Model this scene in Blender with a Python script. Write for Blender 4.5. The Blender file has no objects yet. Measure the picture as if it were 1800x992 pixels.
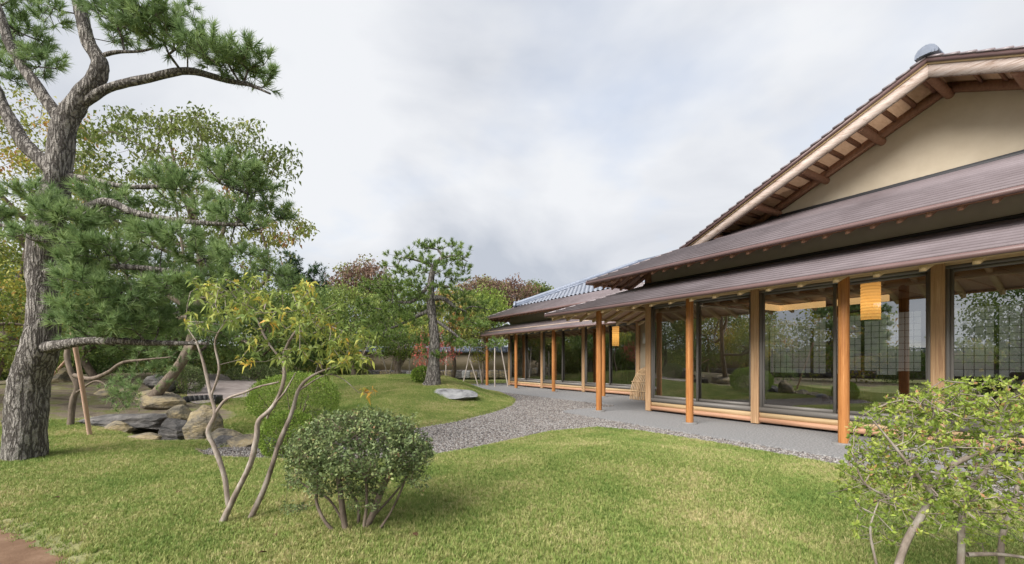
import bpy, bmesh, math, random
import numpy as np
from mathutils import Vector, Matrix, noise as mnoise
R = math.radians
rng = np.random.default_rng(7)
random.seed(7)
scene = bpy.context.scene
col = scene.collection

# ------------------------------------------------------------------ camera
CAMH, FPX, CX, HY = 1.35, 790.0, 900.0, 635.0
cam_d = bpy.data.cameras.new('camera'); cam = bpy.data.objects.new('camera', cam_d); col.objects.link(cam)
cam.location = (0, 0, CAMH); cam.rotation_euler = (R(90), 0, 0)
cam_d.sensor_width = 36; cam_d.lens = FPX / 1800 * 36
cam_d.shift_y = (HY - 496) / 1800
cam_d.clip_start = 0.05; cam_d.clip_end = 3000
scene.camera = cam

# ------------------------------------------------------------------ light
SUN_EL, SUN_AZ = 42, -138          # azimuth of the light's origin measured from +Y clockwise
world = bpy.data.worlds.new('World'); scene.world = world; world.use_nodes = True
nt = world.node_tree; nt.nodes.clear()
def N(nt, t, **kw):
    n = nt.nodes.new(t)
    for k, v in kw.items():
        if k in n.inputs.keys() if hasattr(n.inputs, 'keys') else False: n.inputs[k].default_value = v
        else: setattr(n, k, v)
    return n
out = N(nt, 'ShaderNodeOutputWorld'); bg = N(nt, 'ShaderNodeBackground')
sky = N(nt, 'ShaderNodeTexSky'); sky.sky_type = 'NISHITA'; sky.sun_disc = False
sky.sun_elevation = R(SUN_EL); sky.sun_rotation = R(SUN_AZ)
sc = N(nt, 'ShaderNodeVectorMath', operation='SCALE'); sc.inputs['Scale'].default_value = 0.05
nt.links.new(sky.outputs[0], sc.inputs[0])
tc = N(nt, 'ShaderNodeTexCoord'); sep = N(nt, 'ShaderNodeSeparateXYZ'); nt.links.new(tc.outputs['Generated'], sep.inputs[0])
ab = N(nt, 'ShaderNodeMath', operation='ABSOLUTE'); nt.links.new(sep.outputs[2], ab.inputs[0])
ad = N(nt, 'ShaderNodeMath', operation='ADD'); ad.inputs[1].default_value = 0.28; nt.links.new(ab.outputs[0], ad.inputs[0])
dx = N(nt, 'ShaderNodeMath', operation='DIVIDE'); dy = N(nt, 'ShaderNodeMath', operation='DIVIDE')
nt.links.new(sep.outputs[0], dx.inputs[0]); nt.links.new(ad.outputs[0], dx.inputs[1])
nt.links.new(sep.outputs[1], dy.inputs[0]); nt.links.new(ad.outputs[0], dy.inputs[1])
cmb = N(nt, 'ShaderNodeCombineXYZ'); nt.links.new(dx.outputs[0], cmb.inputs[0]); nt.links.new(dy.outputs[0], cmb.inputs[1])
cmb.inputs[2].default_value = 3.7
n1 = N(nt, 'ShaderNodeTexNoise'); n1.inputs['Scale'].default_value = 1.15; n1.inputs['Detail'].default_value = 7; n1.inputs['Roughness'].default_value = 0.5
n1.inputs['Distortion'].default_value = 0.35
nt.links.new(cmb.outputs[0], n1.inputs['Vector'])
cr = N(nt, 'ShaderNodeValToRGB'); e = cr.color_ramp.elements
e[0].position = 0.36; e[0].color = (0.120, 0.129, 0.146, 1); e[1].position = 0.62; e[1].color = (0.193, 0.197, 0.204, 1)
m_ = e.new(0.48); m_.color = (0.160, 0.166, 0.178, 1)
nt.links.new(n1.outputs[0], cr.inputs[0])
mp = N(nt, 'ShaderNodeVectorMath', operation='ADD'); mp.inputs[1].default_value = (11.3, 4.1, 2)
nt.links.new(cmb.outputs[0], mp.inputs[0])
n2 = N(nt, 'ShaderNodeTexNoise'); n2.inputs['Scale'].default_value = 1.5; n2.inputs['Detail'].default_value = 5
nt.links.new(mp.outputs[0], n2.inputs['Vector'])
mr = N(nt, 'ShaderNodeMapRange'); mr.inputs[1].default_value = 0.56; mr.inputs[2].default_value = 0.80; mr.inputs[3].default_value = 1.0; mr.inputs[4].default_value = 0.55
nt.links.new(n2.outputs[0], mr.inputs[0])
mx = N(nt, 'ShaderNodeMix', data_type='RGBA'); nt.links.new(mr.outputs[0], mx.inputs['Factor'])
nt.links.new(sc.outputs[0], mx.inputs['A']); nt.links.new(cr.outputs[0], mx.inputs['B'])
nt.links.new(mx.outputs['Result'], bg.inputs[0]); bg.inputs[1].default_value = 1.0
nt.links.new(bg.outputs[0], out.inputs[0])
sl = bpy.data.lights.new('sun', 'SUN'); sl.energy = 1.5; sl.angle = R(45); sl.color = (1.0, 0.96, 0.9)
so = bpy.data.objects.new('sun', sl); col.objects.link(so)
az = R(SUN_AZ); dv = Vector((math.sin(az) * math.cos(R(SUN_EL)), math.cos(az) * math.cos(R(SUN_EL)), math.sin(R(SUN_EL))))
so.rotation_euler = dv.to_track_quat('Z', 'Y').to_euler(); so.location = dv * 40
vs = scene.view_settings; vs.view_transform = 'Standard'; vs.look = 'None'; vs.gamma = 1; vs.exposure = 2.2
vs.use_curve_mapping = False
scene.cycles.max_bounces = 8; scene.cycles.transparent_max_bounces = 16
scene.cycles.use_denoising = True

# ------------------------------------------------------------------ materials
def mat(name, colr=(.5, .5, .5), rough=.7, spec=.3, metal=0):
    m = bpy.data.materials.new(name); m.use_nodes = True
    b = m.node_tree.nodes['Principled BSDF']
    b.inputs['Base Color'].default_value = (*colr, 1); b.inputs['Roughness'].default_value = rough
    b.inputs['Specular IOR Level'].default_value = spec; b.inputs['Metallic'].default_value = metal
    return m
def noisy(name, stops, scale=5, stretch=(1, 1, 1), rough=.75, bump=.2, bscale=None, detail=6, spec=.3, coord='Object', dist=.02, rotz=0, distort=0):
    m = mat(name, stops[0][1], rough, spec); nt = m.node_tree; b = nt.nodes['Principled BSDF']; L = nt.links.new
    tc = N(nt, 'ShaderNodeTexCoord'); mp = N(nt, 'ShaderNodeMapping'); mp.inputs['Scale'].default_value = stretch
    mp.inputs['Rotation'].default_value = (0, 0, rotz)
    L(tc.outputs[coord], mp.inputs[0])
    n = N(nt, 'ShaderNodeTexNoise'); n.inputs['Scale'].default_value = scale; n.inputs['Detail'].default_value = detail; n.inputs['Roughness'].default_value = .62
    n.inputs['Distortion'].default_value = distort
    L(mp.outputs[0], n.inputs['Vector'])
    cr = N(nt, 'ShaderNodeValToRGB'); el = cr.color_ramp.elements
    el[0].position, el[0].color = stops[0][0], (*stops[0][1], 1); el[1].position, el[1].color = stops[-1][0], (*stops[-1][1], 1)
    for p, c in stops[1:-1]: x = el.new(p); x.color = (*c, 1)
    L(n.outputs[0], cr.inputs[0]); L(cr.outputs[0], b.inputs['Base Color'])
    if bump:
        n2 = N(nt, 'ShaderNodeTexNoise'); n2.inputs['Scale'].default_value = bscale or scale * 4; n2.inputs['Detail'].default_value = 5
        L(mp.outputs[0], n2.inputs['Vector'])
        bp = N(nt, 'ShaderNodeBump'); bp.inputs['Strength'].default_value = bump; bp.inputs['Distance'].default_value = dist
        L(n2.outputs[0], bp.inputs['Height']); L(bp.outputs[0], b.inputs['Normal'])
    return m
def leafmat(name, stops, trans=.3, rough=.5, spec=.25):
    m = mat(name, stops[0][1], rough, spec); nt = m.node_tree; b = nt.nodes['Principled BSDF']; L = nt.links.new
    at = N(nt, 'ShaderNodeAttribute'); at.attribute_name = 'rnd'
    cr = N(nt, 'ShaderNodeValToRGB'); el = cr.color_ramp.elements
    el[0].position, el[0].color = stops[0][0], (*stops[0][1], 1); el[1].position, el[1].color = stops[-1][0], (*stops[-1][1], 1)
    for p, c in stops[1:-1]: x = el.new(p); x.color = (*c, 1)
    L(at.outputs['Fac'], cr.inputs[0]); L(cr.outputs[0], b.inputs['Base Color'])
    tr = N(nt, 'ShaderNodeBsdfTranslucent'); L(cr.outputs[0], tr.inputs[0])
    ms = N(nt, 'ShaderNodeMixShader'); ms.inputs[0].default_value = trans
    L(b.outputs[0], ms.inputs[1]); L(tr.outputs[0], ms.inputs[2]); L(ms.outputs[0], nt.nodes['Material Output'].inputs[0])
    return m
def barkmat(name, dark, light, scale=9, squash=.28, bump=.9, dist=.05):
    m = mat(name, dark, .9, .1); nt = m.node_tree; b = nt.nodes['Principled BSDF']; L = nt.links.new
    tc = N(nt, 'ShaderNodeTexCoord'); mp = N(nt, 'ShaderNodeMapping'); mp.inputs['Scale'].default_value = (1, 1, squash)
    L(tc.outputs['Object'], mp.inputs[0])
    nz = N(nt, 'ShaderNodeTexNoise'); nz.inputs['Scale'].default_value = scale * .6; nz.inputs['Detail'].default_value = 5; L(mp.outputs[0], nz.inputs['Vector'])
    mixv = N(nt, 'ShaderNodeMix', data_type='VECTOR'); mixv.inputs['Factor'].default_value = .2
    L(mp.outputs[0], mixv.inputs['A']); L(nz.outputs['Color'], mixv.inputs['B'])
    v = N(nt, 'ShaderNodeTexVoronoi'); v.feature = 'DISTANCE_TO_EDGE'; v.inputs['Scale'].default_value = scale; L(mixv.outputs['Result'], v.inputs['Vector'])
    mrr = N(nt, 'ShaderNodeMapRange'); mrr.inputs[2].default_value = .22; L(v.outputs['Distance'], mrr.inputs[0])
    ml = N(nt, 'ShaderNodeMath', operation='MULTIPLY'); L(mrr.outputs[0], ml.inputs[0])
    n3 = N(nt, 'ShaderNodeTexNoise'); n3.inputs['Scale'].default_value = scale * 3; n3.inputs['Detail'].default_value = 6; L(tc.outputs['Object'], n3.inputs['Vector'])
    L(n3.outputs[0], ml.inputs[1])
    cr = N(nt, 'ShaderNodeValToRGB'); el = cr.color_ramp.elements
    el[0].position, el[0].color = .06, (*dark, 1); el[1].position, el[1].color = .6, (*light, 1)
    L(ml.outputs[0], cr.inputs[0]); L(cr.outputs[0], b.inputs['Base Color'])
    bp = N(nt, 'ShaderNodeBump'); bp.inputs['Strength'].default_value = bump; bp.inputs['Distance'].default_value = dist
    L(ml.outputs[0], bp.inputs['Height']); L(bp.outputs[0], b.inputs['Normal'])
    return m

M = {}
M['pine_bark'] = barkmat('pine_bark', (.085, .075, .068), (.40, .37, .34), 19, .2, 1.0, .035)
M['pine_bark_fine'] = barkmat('pine_bark_fine', (.09, .07, .06), (.32, .26, .22), 14, .4, .8, .02)
M['bark_grey'] = noisy('bark_grey', [(.3, (.13, .10, .08)), (.5, (.27, .22, .185)), (.68, (.42, .38, .33))], 14, (1, 1, .4), .85, .6, 40, dist=.008)
M['bark_brown'] = noisy('bark_brown', [(.3, (.08, .06, .045)), (.7, (.24, .19, .15))], 14, (1, 1, .3), .85, .5, 40, dist=.01)
M['needle'] = leafmat('needle', [(0, (.12, .19, .08)), (.5, (.22, .32, .125)), (1, (.36, .46, .19))], .35)
M['needle_far'] = leafmat('needle_far', [(0, (.10, .165, .045)), (.6, (.20, .29, .075)), (1, (.32, .40, .12))], .25)
M['needle_dark'] = leafmat('needle_dark', [(0, (.025, .06, .025)), (1, (.07, .13, .045))], .2)
M['leaf_olive'] = leafmat('leaf_olive', [(0, (.11, .15, .04)), (.6, (.21, .25, .06)), (.93, (.33, .33, .08)), (1, (.40, .2, .07))], .35)
M['leaf_yellow'] = leafmat('leaf_yellow', [(0, (.16, .23, .06)), (.55, (.31, .37, .09)), (.82, (.52, .49, .10)), (1, (.66, .38, .07))], .35)
M['leaf_maple'] = leafmat('leaf_maple', [(0, (.13, .19, .045)), (.5, (.28, .31, .06)), (.75, (.42, .37, .07)), (1, (.52, .23, .08))], .35)
M['leaf_green'] = leafmat('leaf_green', [(0, (.075, .13, .04)), (.6, (.15, .22, .06)), (1, (.27, .33, .08))], .3)
M['leaf_rust'] = leafmat('leaf_rust', [(0, (.16, .095, .075)), (.4, (.24, .15, .11)), (.7, (.22, .23, .08)), (1, (.25, .30, .09))], .3)
M['leaf_red'] = leafmat('leaf_red', [(0, (.34, .07, .06)), (.7, (.55, .16, .13)), (1, (.40, .25, .08))], .35)
M['leaf_azalea'] = leafmat('leaf_azalea', [(0, (.085, .125, .05)), (.6, (.19, .245, .10)), (.96, (.31, .35, .14)), (1, (.34, .22, .12))], .2)
M['leaf_bright'] = leafmat('leaf_bright', [(0, (.15, .22, .045)), (.6, (.30, .39, .07)), (.985, (.46, .50, .12)), (1, (.48, .26, .13))], .35)
M['leaf_box'] = leafmat('leaf_box', [(0, (.13, .21, .04)), (.6, (.26, .37, .07)), (1, (.38, .48, .10))], .25)
M['leaf_dead'] = mat('leaf_dead', (.09, .045, .025), .8)
M['wood_col'] = noisy('wood_col', [(.40, (.30, .115, .035)), (.48, (.44, .19, .06)), (.54, (.36, .145, .045)), (.62, (.52, .25, .09))], 9, (4, 4, .12), .45, .06, 40)
M['wood_post'] = noisy('wood_post', [(.40, (.38, .22, .12)), (.48, (.52, .33, .18)), (.54, (.44, .27, .15)), (.62, (.58, .39, .23))], 9, (4, 4, .12), .55, .06, 40)
M['wood_board'] = noisy('wood_board', [(.3, (.50, .33, .17)), (.55, (.58, .42, .24)), (.75, (.64, .48, .29))], 6, (4, .18, 4), .55, .06, 40)
M['wood_sill'] = noisy('wood_sill', [(.3, (.48, .25, .15)), (.55, (.58, .33, .21)), (.75, (.64, .39, .26))], 6, (4, .18, 4), .55, .06, 40)
M['wood_brown'] = noisy('wood_brown', [(.3, (.21, .105, .065)), (.7, (.36, .20, .13))], 8, (3, 3, 1), .6, .08, 40)
M['wood_dark'] = noisy('wood_dark', [(.3, (.06, .035, .022)), (.7, (.12, .075, .05))], 8, (3, 3, 1), .5, .05, 40)
M['barge'] = noisy('barge', [(.40, (.30, .21, .165)), (.46, (.50, .41, .36)), (.51, (.38, .29, .25)), (.58, (.53, .45, .41))], 5.0, (1, .45, 5.0), .6, .08, 20, distort=2.2)
M['soffit'] = noisy('soffit', [(.3, (.48, .30, .19)), (.7, (.62, .42, .28))], 6, (1, 5, 1), .6, .05, 40)
M['plaster'] = noisy('plaster', [(.3, (.52, .44, .33)), (.7, (.58, .50, .385))], 3, (1, 1, 1), .9, .12, 160, dist=.004)
M['plaster_grey'] = noisy('plaster_grey', [(.3, (.56, .52, .46)), (.7, (.62, .58, .52))], 3, (1, 1, 1), .9, .12, 160, dist=.004)
M['wall_tan'] = noisy('wall_tan', [(.3, (.30, .24, .17)), (.7, (.40, .33, .25))], 2, (1, 1, 1), .9, .15, 60, dist=.01)
M['roof_metal'] = noisy('roof_metal', [(.3, (.14, .112, .117)), (.5, (.185, .152, .16)), (.72, (.24, .20, .212))], .9, (1, 1, 1), .32, .05, 30, spec=.6)
M['fascia'] = noisy('fascia', [(.3, (.125, .075, .072)), (.7, (.175, .11, .105))], 3, (1, .4, 1), .38, .0, spec=.5)
M['kawara'] = noisy('kawara', [(.3, (.10, .115, .15)), (.7, (.18, .20, .25))], 9, (1, 1, 1), .38, .1, 60, spec=.6)
M['ridge_blue'] = noisy('ridge_blue', [(.3, (.13, .155, .21)), (.7, (.20, .23, .30))], 6, (1, 1, 1), .4, .08, 60, spec=.5)
M['alu'] = mat('alu', (.20, .185, .17), .45, .5, .1)
M['alu_dark'] = mat('alu_dark', (.05, .05, .055), .5, .4)
M['apron'] = noisy('apron', [(.3, (.12, .12, .125)), (.5, (.215, .215, .22)), (.7, (.36, .355, .35))], 34, (1, 1, 1), .9, .5, 120, dist=.006, detail=3)
M['stonebase'] = noisy('stonebase', [(.3, (.15, .145, .14)), (.7, (.25, .245, .24))], 30, (1, 1, 1), .85, .3, 80, dist=.005)
M['gravel'] = noisy('gravel', [(.3, (.12, .105, .095)), (.7, (.26, .24, .23))], 40, (1, 1, 1), .9, .8, 60, dist=.02)
M['path'] = noisy('path', [(.3, (.12, .066, .038)), (.55, (.175, .105, .065)), (.72, (.235, .15, .10))], 5, (1, 1, 1), .95, .4, 60, dist=.01)
M['slate'] = noisy('slate', [(.3, (.20, .165, .155)), (.7, (.36, .31, .29))], 4, (1, 1, 1), .8, .3, 30, dist=.01)
M['rock'] = noisy('rock', [(.28, (.06, .055, .05)), (.45, (.19, .165, .125)), (.6, (.32, .255, .15)), (.75, (.40, .36, .30))], 3.2, (1, 1, 2.2), .85, .9, 14, dist=.04)
M['rock_dark'] = noisy('rock_dark', [(.3, (.045, .045, .047)), (.55, (.14, .13, .125)), (.75, (.28, .26, .24))], 3.5, (1, 1, 2.5), .75, .9, 14, dist=.04)
M['rock_pale'] = noisy('rock_pale', [(.32, (.09, .09, .095)), (.46, (.25, .25, .255)), (.70, (.38, .38, .38))], 3.0, (1, 1, 3), .8, .7, 14, dist=.03)
M['bamboo_pole'] = noisy('bamboo_pole', [(.3, (.44, .27, .20)), (.7, (.60, .42, .33))], 6, (1, 1, .4), .6, .1, 40)
M['pole_grey'] = noisy('pole_grey', [(.3, (.34, .29, .25)), (.7, (.54, .48, .43))], 6, (1, 1, .4), .7, .1, 40)
M['bamboo'] = noisy('bamboo', [(.3, (.40, .25, .13)), (.7, (.62, .45, .28))], 9, (1, 1, .5), .5, .1, 50)
M['black'] = mat('black', (.02, .02, .02), .5)
M['white_box'] = mat('white_box', (.62, .60, .56), .5)
M['leather'] = noisy('leather', [(.3, (.13, .05, .03)), (.7, (.20, .085, .05))], 8, rough=.4, bump=.05)
M['tatami'] = noisy('tatami', [(.3, (.26, .18, .10)), (.7, (.34, .25, .15))], 4, (1, 8, 1), .5, .03)
M['ceil'] = noisy('ceil', [(.3, (.30, .21, .13)), (.7, (.42, .30, .20))], 5, (6, .5, 1), .6, .03)
def emis(name, c, s, base):
    m = mat(name, base, .8); b = m.node_tree.nodes['Principled BSDF']
    b.inputs['Emission Color'].default_value = (*c, 1); b.inputs['Emission Strength'].default_value = s
    return m
M['lantern'] = emis('lantern', (1, .44, .10), .62, (.6, .45, .25))
def glow(m):
    nt = m.node_tree; L = nt.links.new; tc = N(nt, 'ShaderNodeTexCoord'); sp = N(nt, 'ShaderNodeSeparateXYZ'); L(tc.outputs['Generated'], sp.inputs[0])
    cr = N(nt, 'ShaderNodeValToRGB'); el = cr.color_ramp.elements; el[0].position, el[0].color = 0, (.45, .45, .45, 1); el[1].position, el[1].color = 1, (.4, .4, .4, 1)
    x = el.new(.42); x.color = (1, 1, 1, 1); L(sp.outputs[2], cr.inputs[0])
    wv = N(nt, 'ShaderNodeMath', operation='SINE'); mu = N(nt, 'ShaderNodeMath', operation='MULTIPLY'); mu.inputs[1].default_value = 6.283 * 12; L(sp.outputs[2], mu.inputs[0]); L(mu.outputs[0], wv.inputs[0])
    ma = N(nt, 'ShaderNodeMath', operation='MULTIPLY_ADD'); ma.inputs[1].default_value = .16; ma.inputs[2].default_value = .84; L(wv.outputs[0], ma.inputs[0])
    m3 = N(nt, 'ShaderNodeMath', operation='MULTIPLY'); L(ma.outputs[0], m3.inputs[0]); L(cr.outputs[0], m3.inputs[1])
    m4 = N(nt, 'ShaderNodeMath', operation='MULTIPLY'); m4.inputs[1].default_value = .85; L(m3.outputs[0], m4.inputs[0]); L(m4.outputs[0], nt.nodes['Principled BSDF'].inputs['Emission Strength'])
glow(M['lantern'])
M['cove'] = emis('cove', (1, .58, .24), .36, (.5, .36, .22))
def papermat():
    m = mat('paper', (.75, .72, .64), .9, 0); nt = m.node_tree
    tr = N(nt, 'ShaderNodeBsdfTranslucent'); tr.inputs[0].default_value = (.8, .76, .66, 1)
    ms = N(nt, 'ShaderNodeMixShader'); ms.inputs[0].default_value = .85
    nt.links.new(nt.nodes['Principled BSDF'].outputs[0], ms.inputs[1]); nt.links.new(tr.outputs[0], ms.inputs[2])
    nt.links.new(ms.outputs[0], nt.nodes['Material Output'].inputs[0]); return m
M['paper'] = papermat()
def glassmat():
    m = bpy.data.materials.new('glass'); m.use_nodes = True; nt = m.node_tree; nt.nodes.clear(); L = nt.links.new
    o = N(nt, 'ShaderNodeOutputMaterial'); t = N(nt, 'ShaderNodeBsdfTransparent'); t.inputs[0].default_value = (.46, .49, .48, 1)
    g = N(nt, 'ShaderNodeBsdfGlossy'); g.inputs['Roughness'].default_value = 0.0; g.inputs[0].default_value = (.95, .97, .98, 1)
    ge_ = N(nt, 'ShaderNodeNewGeometry'); dt = N(nt, 'ShaderNodeVectorMath', operation='DOT_PRODUCT'); L(ge_.outputs['Incoming'], dt.inputs[0]); L(ge_.outputs['Normal'], dt.inputs[1])
    ab_ = N(nt, 'ShaderNodeMath', operation='ABSOLUTE'); L(dt.outputs['Value'], ab_.inputs[0]); om = N(nt, 'ShaderNodeMath', operation='SUBTRACT'); om.inputs[0].default_value = 1; L(ab_.outputs[0], om.inputs[1])
    lw = N(nt, 'ShaderNodeMath', operation='POWER'); L(om.outputs[0], lw.inputs[0]); lw.inputs[1].default_value = 4      # Schlick-like, the same from both sides
    a = N(nt, 'ShaderNodeMath', operation='MULTIPLY_ADD'); a.inputs[1].default_value = 1.0; a.inputs[2].default_value = .36; a.use_clamp = True
    ms = N(nt, 'ShaderNodeMixShader'); L(lw.outputs[0], a.inputs[0]); L(a.outputs[0], ms.inputs[0]); L(t.outputs[0], ms.inputs[1]); L(g.outputs[0], ms.inputs[2])
    L(ms.outputs[0], o.inputs[0]); return m
M['glass'] = glassmat()

# ------------------------------------------------------------------ helpers
def tag(o, label=None, cat=None, group=None, kind=None):
    if label: o['label'] = label
    if cat: o['category'] = cat
    if group: o['group'] = group
    if kind: o['kind'] = kind
    return o
def empty(name, loc, label, cat, group=None, rz=0):
    o = bpy.data.objects.new(name, None); col.objects.link(o); o.location = loc; o.rotation_euler = (0, 0, rz); o.empty_display_size = .2
    return tag(o, label, cat, group)
def link(name, me, m=None, parent=None, loc=None):
    o = bpy.data.objects.new(name, me); col.objects.link(o)
    if m is not None and not me.materials: me.materials.append(m)
    if parent: o.parent = parent
    if loc is not None: o.location = loc
    return o
def mesh_np(name, V, faces, smooth=False, rnd=None):
    """faces: list of int arrays (n,k)"""
    me = bpy.data.meshes.new(name); V = np.asarray(V, dtype=np.float32)
    faces = [np.asarray(f, dtype=np.int32) for f in (faces if isinstance(faces, (list, tuple)) else [faces]) if len(f)]
    me.vertices.add(len(V)); me.vertices.foreach_set('co', V.ravel())
    tot = np.concatenate([np.full(len(f), f.shape[1], np.int32) for f in faces]); st = np.concatenate([[0], np.cumsum(tot)[:-1]]).astype(np.int32)
    idx = np.concatenate([f.ravel() for f in faces])
    me.loops.add(len(idx)); me.loops.foreach_set('vertex_index', idx)
    me.polygons.add(len(tot)); me.polygons.foreach_set('loop_start', st); me.polygons.foreach_set('loop_total', tot)
    if smooth: me.polygons.foreach_set('use_smooth', np.ones(len(tot), dtype=bool))
    if rnd is not None:
        a = me.attributes.new('rnd', 'FLOAT', 'POINT'); a.data.foreach_set('value', np.asarray(rnd, dtype=np.float32))
    me.update(calc_edges=True); me.validate(); return me
class Geo:
    def __init__(s): s.v = []; s.f = []; s.n = 0
    def add(s, V, F):
        s.v.append(np.asarray(V, float)); s.f.append(np.asarray(F) + s.n); s.n += len(V)
    def hexa(s, p):                                # 8 points: bottom 4, top 4
        s.add(p, [[3, 2, 1, 0], [4, 5, 6, 7], [0, 1, 5, 4], [1, 2, 6, 5], [2, 3, 7, 6], [3, 0, 4, 7]])
    def box(s, x0, x1, y0, y1, z0, z1):
        s.hexa([(x0, y0, z0), (x1, y0, z0), (x1, y1, z0), (x0, y1, z0), (x0, y0, z1), (x1, y0, z1), (x1, y1, z1), (x0, y1, z1)])
    def tube(s, P, Rr, k=8, cap=True):
        V, F = tube(P, Rr, k); s.add(V, F)
    def mesh(s, name, smooth=False):
        byk = {}
        for f in s.f: byk.setdefault(f.shape[1], []).append(f)
        return mesh_np(name, np.concatenate(s.v), [np.concatenate(x) for x in byk.values()], smooth)
def catmull(P, n=6):
    P = np.asarray(P, float); Q = np.vstack([2 * P[0] - P[1], P, 2 * P[-1] - P[-2]]); o = []
    t = np.linspace(0, 1, n, endpoint=False)[:, None]
    for i in range(len(P) - 1):
        a, b, c, d = Q[i:i + 4]
        o.append(.5 * (2 * b + (c - a) * t + (2 * a - 5 * b + 4 * c - d) * t * t + (3 * b - 3 * c + d - a) * t ** 3))
    return np.vstack(o + [P[-1:]])
def tube(P, Rr, k=8):
    P = np.asarray(P, float); n = len(P); Rr = np.broadcast_to(np.asarray(Rr, float), (n,))
    T = np.gradient(P, axis=0); T /= np.linalg.norm(T, axis=1)[:, None] + 1e-9
    ref = np.array([0, 0, 1.]) if abs(T[:, 2]).mean() < .8 else np.array([0., 1, 0])
    A = np.cross(T, ref); A /= np.linalg.norm(A, axis=1)[:, None] + 1e-9
    B = np.cross(T, A)
    th = np.linspace(0, 2 * math.pi, k, endpoint=False)
    V = (P[:, None] + Rr[:, None, None] * (A[:, None] * np.cos(th)[None, :, None] + B[:, None] * np.sin(th)[None, :, None])).reshape(-1, 3)
    i = np.arange(n - 1)[:, None] * k; j = np.arange(k)[None]; j2 = (j + 1) % k
    F = np.stack([i + j, i + j2, i + k + j2, i + k + j], -1).reshape(-1, 4)
    return V, F
def P(x, y, Y): return np.array([(x - CX) / FPX * Y, Y, CAMH + (HY - y) / FPX * Y])
def G0(x, y, z=0.):                               # point on level z under pixel
    Y = (CAMH - z) * FPX / (y - HY); return np.array([(x - CX) / FPX * Y, Y, z])

# building frame: x = g (into the house), y = s (along the facade, away)
ANG = math.atan2(492, 790); cF, sF = math.cos(ANG), math.sin(ANG)
def W(g, s, z=0): return np.array([g * cF - s * sF, g * sF + s * cF, z])
def toGS(X, Y): return X * cF + Y * sF, -X * sF + Y * cF

# ------------------------------------------------------------------ terrain
def wp(px): return [tuple(G0(x, y)[:2]) for x, y in px]
gravel_poly = wp([(880, 690), (907, 702), (899, 712), (868, 723), (800, 740), (720, 753), (640, 764), (560, 773), (490, 781), (440, 782), (380, 785), (345, 790),
                  (352, 800), (395, 806), (480, 809), (640, 812), (755, 803), (830, 790), (900, 775), (960, 761), (1050, 753), (1130, 760), (1250, 779), (1400, 806), (1500, 824), (1620, 848), (1800, 884)])
gravel_poly += [tuple(W(6.6, -9)[:2]), tuple(W(30, -9)[:2]), tuple(W(30, 24.2)[:2]), tuple(W(12.0, 24.2)[:2]), tuple(G0(800, 677)[:2])]
path_poly = wp([(-300, 885), (0, 912), (90, 948), (185, 995)]) + [(-1.0, 1.0), (-1.0, -12), (-9, -12), (-9, 3)]
slate_poly = wp([(330, 700), (372, 690), (398, 676), (384, 668), (410, 664), (437, 674), (425, 690), (452, 703), (440, 718), (400, 722), (335, 728)])
def pdist(poly, X, Y):
    p = np.array(poly); d = np.full(X.shape, 1e9); ins = np.zeros(X.shape, bool)
    for (x0, y0), (x1, y1) in zip(p, np.roll(p, -1, 0)):
        ex, ey = x1 - x0, y1 - y0; t = np.clip(((X - x0) * ex + (Y - y0) * ey) / (ex * ex + ey * ey + 1e-12), 0, 1)
        d = np.minimum(d, np.hypot(X - x0 - t * ex, Y - y0 - t * ey))
        c = ((y0 > Y) != (y1 > Y)); ins ^= c & (X < (x1 - x0) * (Y - y0) / (y1 - y0 + 1e-12) + x0)
    return np.where(ins, -d, d)
def sst(x, a, b):
    t = np.clip((x - a) / (b - a), 0, 1); return t * t * (3 - 2 * t)
def H(X, Y, raw=False):
    X = np.asarray(X, float); Y = np.asarray(Y, float)
    gd = pdist(gravel_poly, X, Y)
    g = lambda cx, cy, rx, ry, h: h * np.exp(-((X - cx) / rx) ** 2 - ((Y - cy) / ry) ** 2)
    m = g(-4.5, 19, 8, 6.5, .72) + g(-15, 16, 5, 7, .75) + g(1.6, 6.3, 3.2, 1.7, .16) + g(-12, 9.5, 2.5, 2.5, .25) + g(-1.5, 12.5, 2, 2.5, .18)
    m = m + .018 * np.sin(X * 1.9 + Y * .7) * np.cos(Y * 1.6 - X * .5)
    z = m * sst(gd, 0, 2.6) + .03 * sst(gd, 0, .12)
    z = z - .075 * sst(-gd, -.02, .08)
    pi_ = sst(-pdist(path_poly, X, Y), -.05, .1); z = z * (1 - pi_) - .04 * pi_
    dip = g(-5.9, 8.25, .75, .5, .42) + g(-6.7, 8.8, .6, .5, .35)
    return z - dip
def Hz(x, y): return float(H(np.array([x]), np.array([y]))[0])
def on(x, y, Y=None):
    """world point on the terrain under a pixel (ray march)"""
    for YY in np.linspace(2, 45, 1800):
        p = P(x, y, YY)
        if p[2] <= Hs_lookup(p[0], p[1]): return p
    return P(x, y, 45)
nx, ny = 440, 460
tx = np.sinh(np.linspace(-1, 1, nx) * 5.6); tx = -1.5 + tx / abs(tx).max() * 420
ty = np.sinh(np.linspace(-1, 1, ny) * 5.6); ty = 8 + ty / abs(ty).max() * 420
XX, YY = np.meshgrid(tx, ty); ZZ = H(XX, YY)
def Hs_lookup(x, y):
    i = np.clip(np.searchsorted(tx, x) - 1, 0, nx - 2); j = np.clip(np.searchsorted(ty, y) - 1, 0, ny - 2)
    fx = (x - tx[i]) / (tx[i + 1] - tx[i]); fy = (y - ty[j]) / (ty[j + 1] - ty[j])
    return (ZZ[j, i] * (1 - fx) + ZZ[j, i + 1] * fx) * (1 - fy) + (ZZ[j + 1, i] * (1 - fx) + ZZ[j + 1, i + 1] * fx) * fy
GD = pdist(gravel_poly, XX, YY); PD = pdist(path_poly, XX, YY); SD = pdist(slate_poly, XX, YY)
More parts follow.
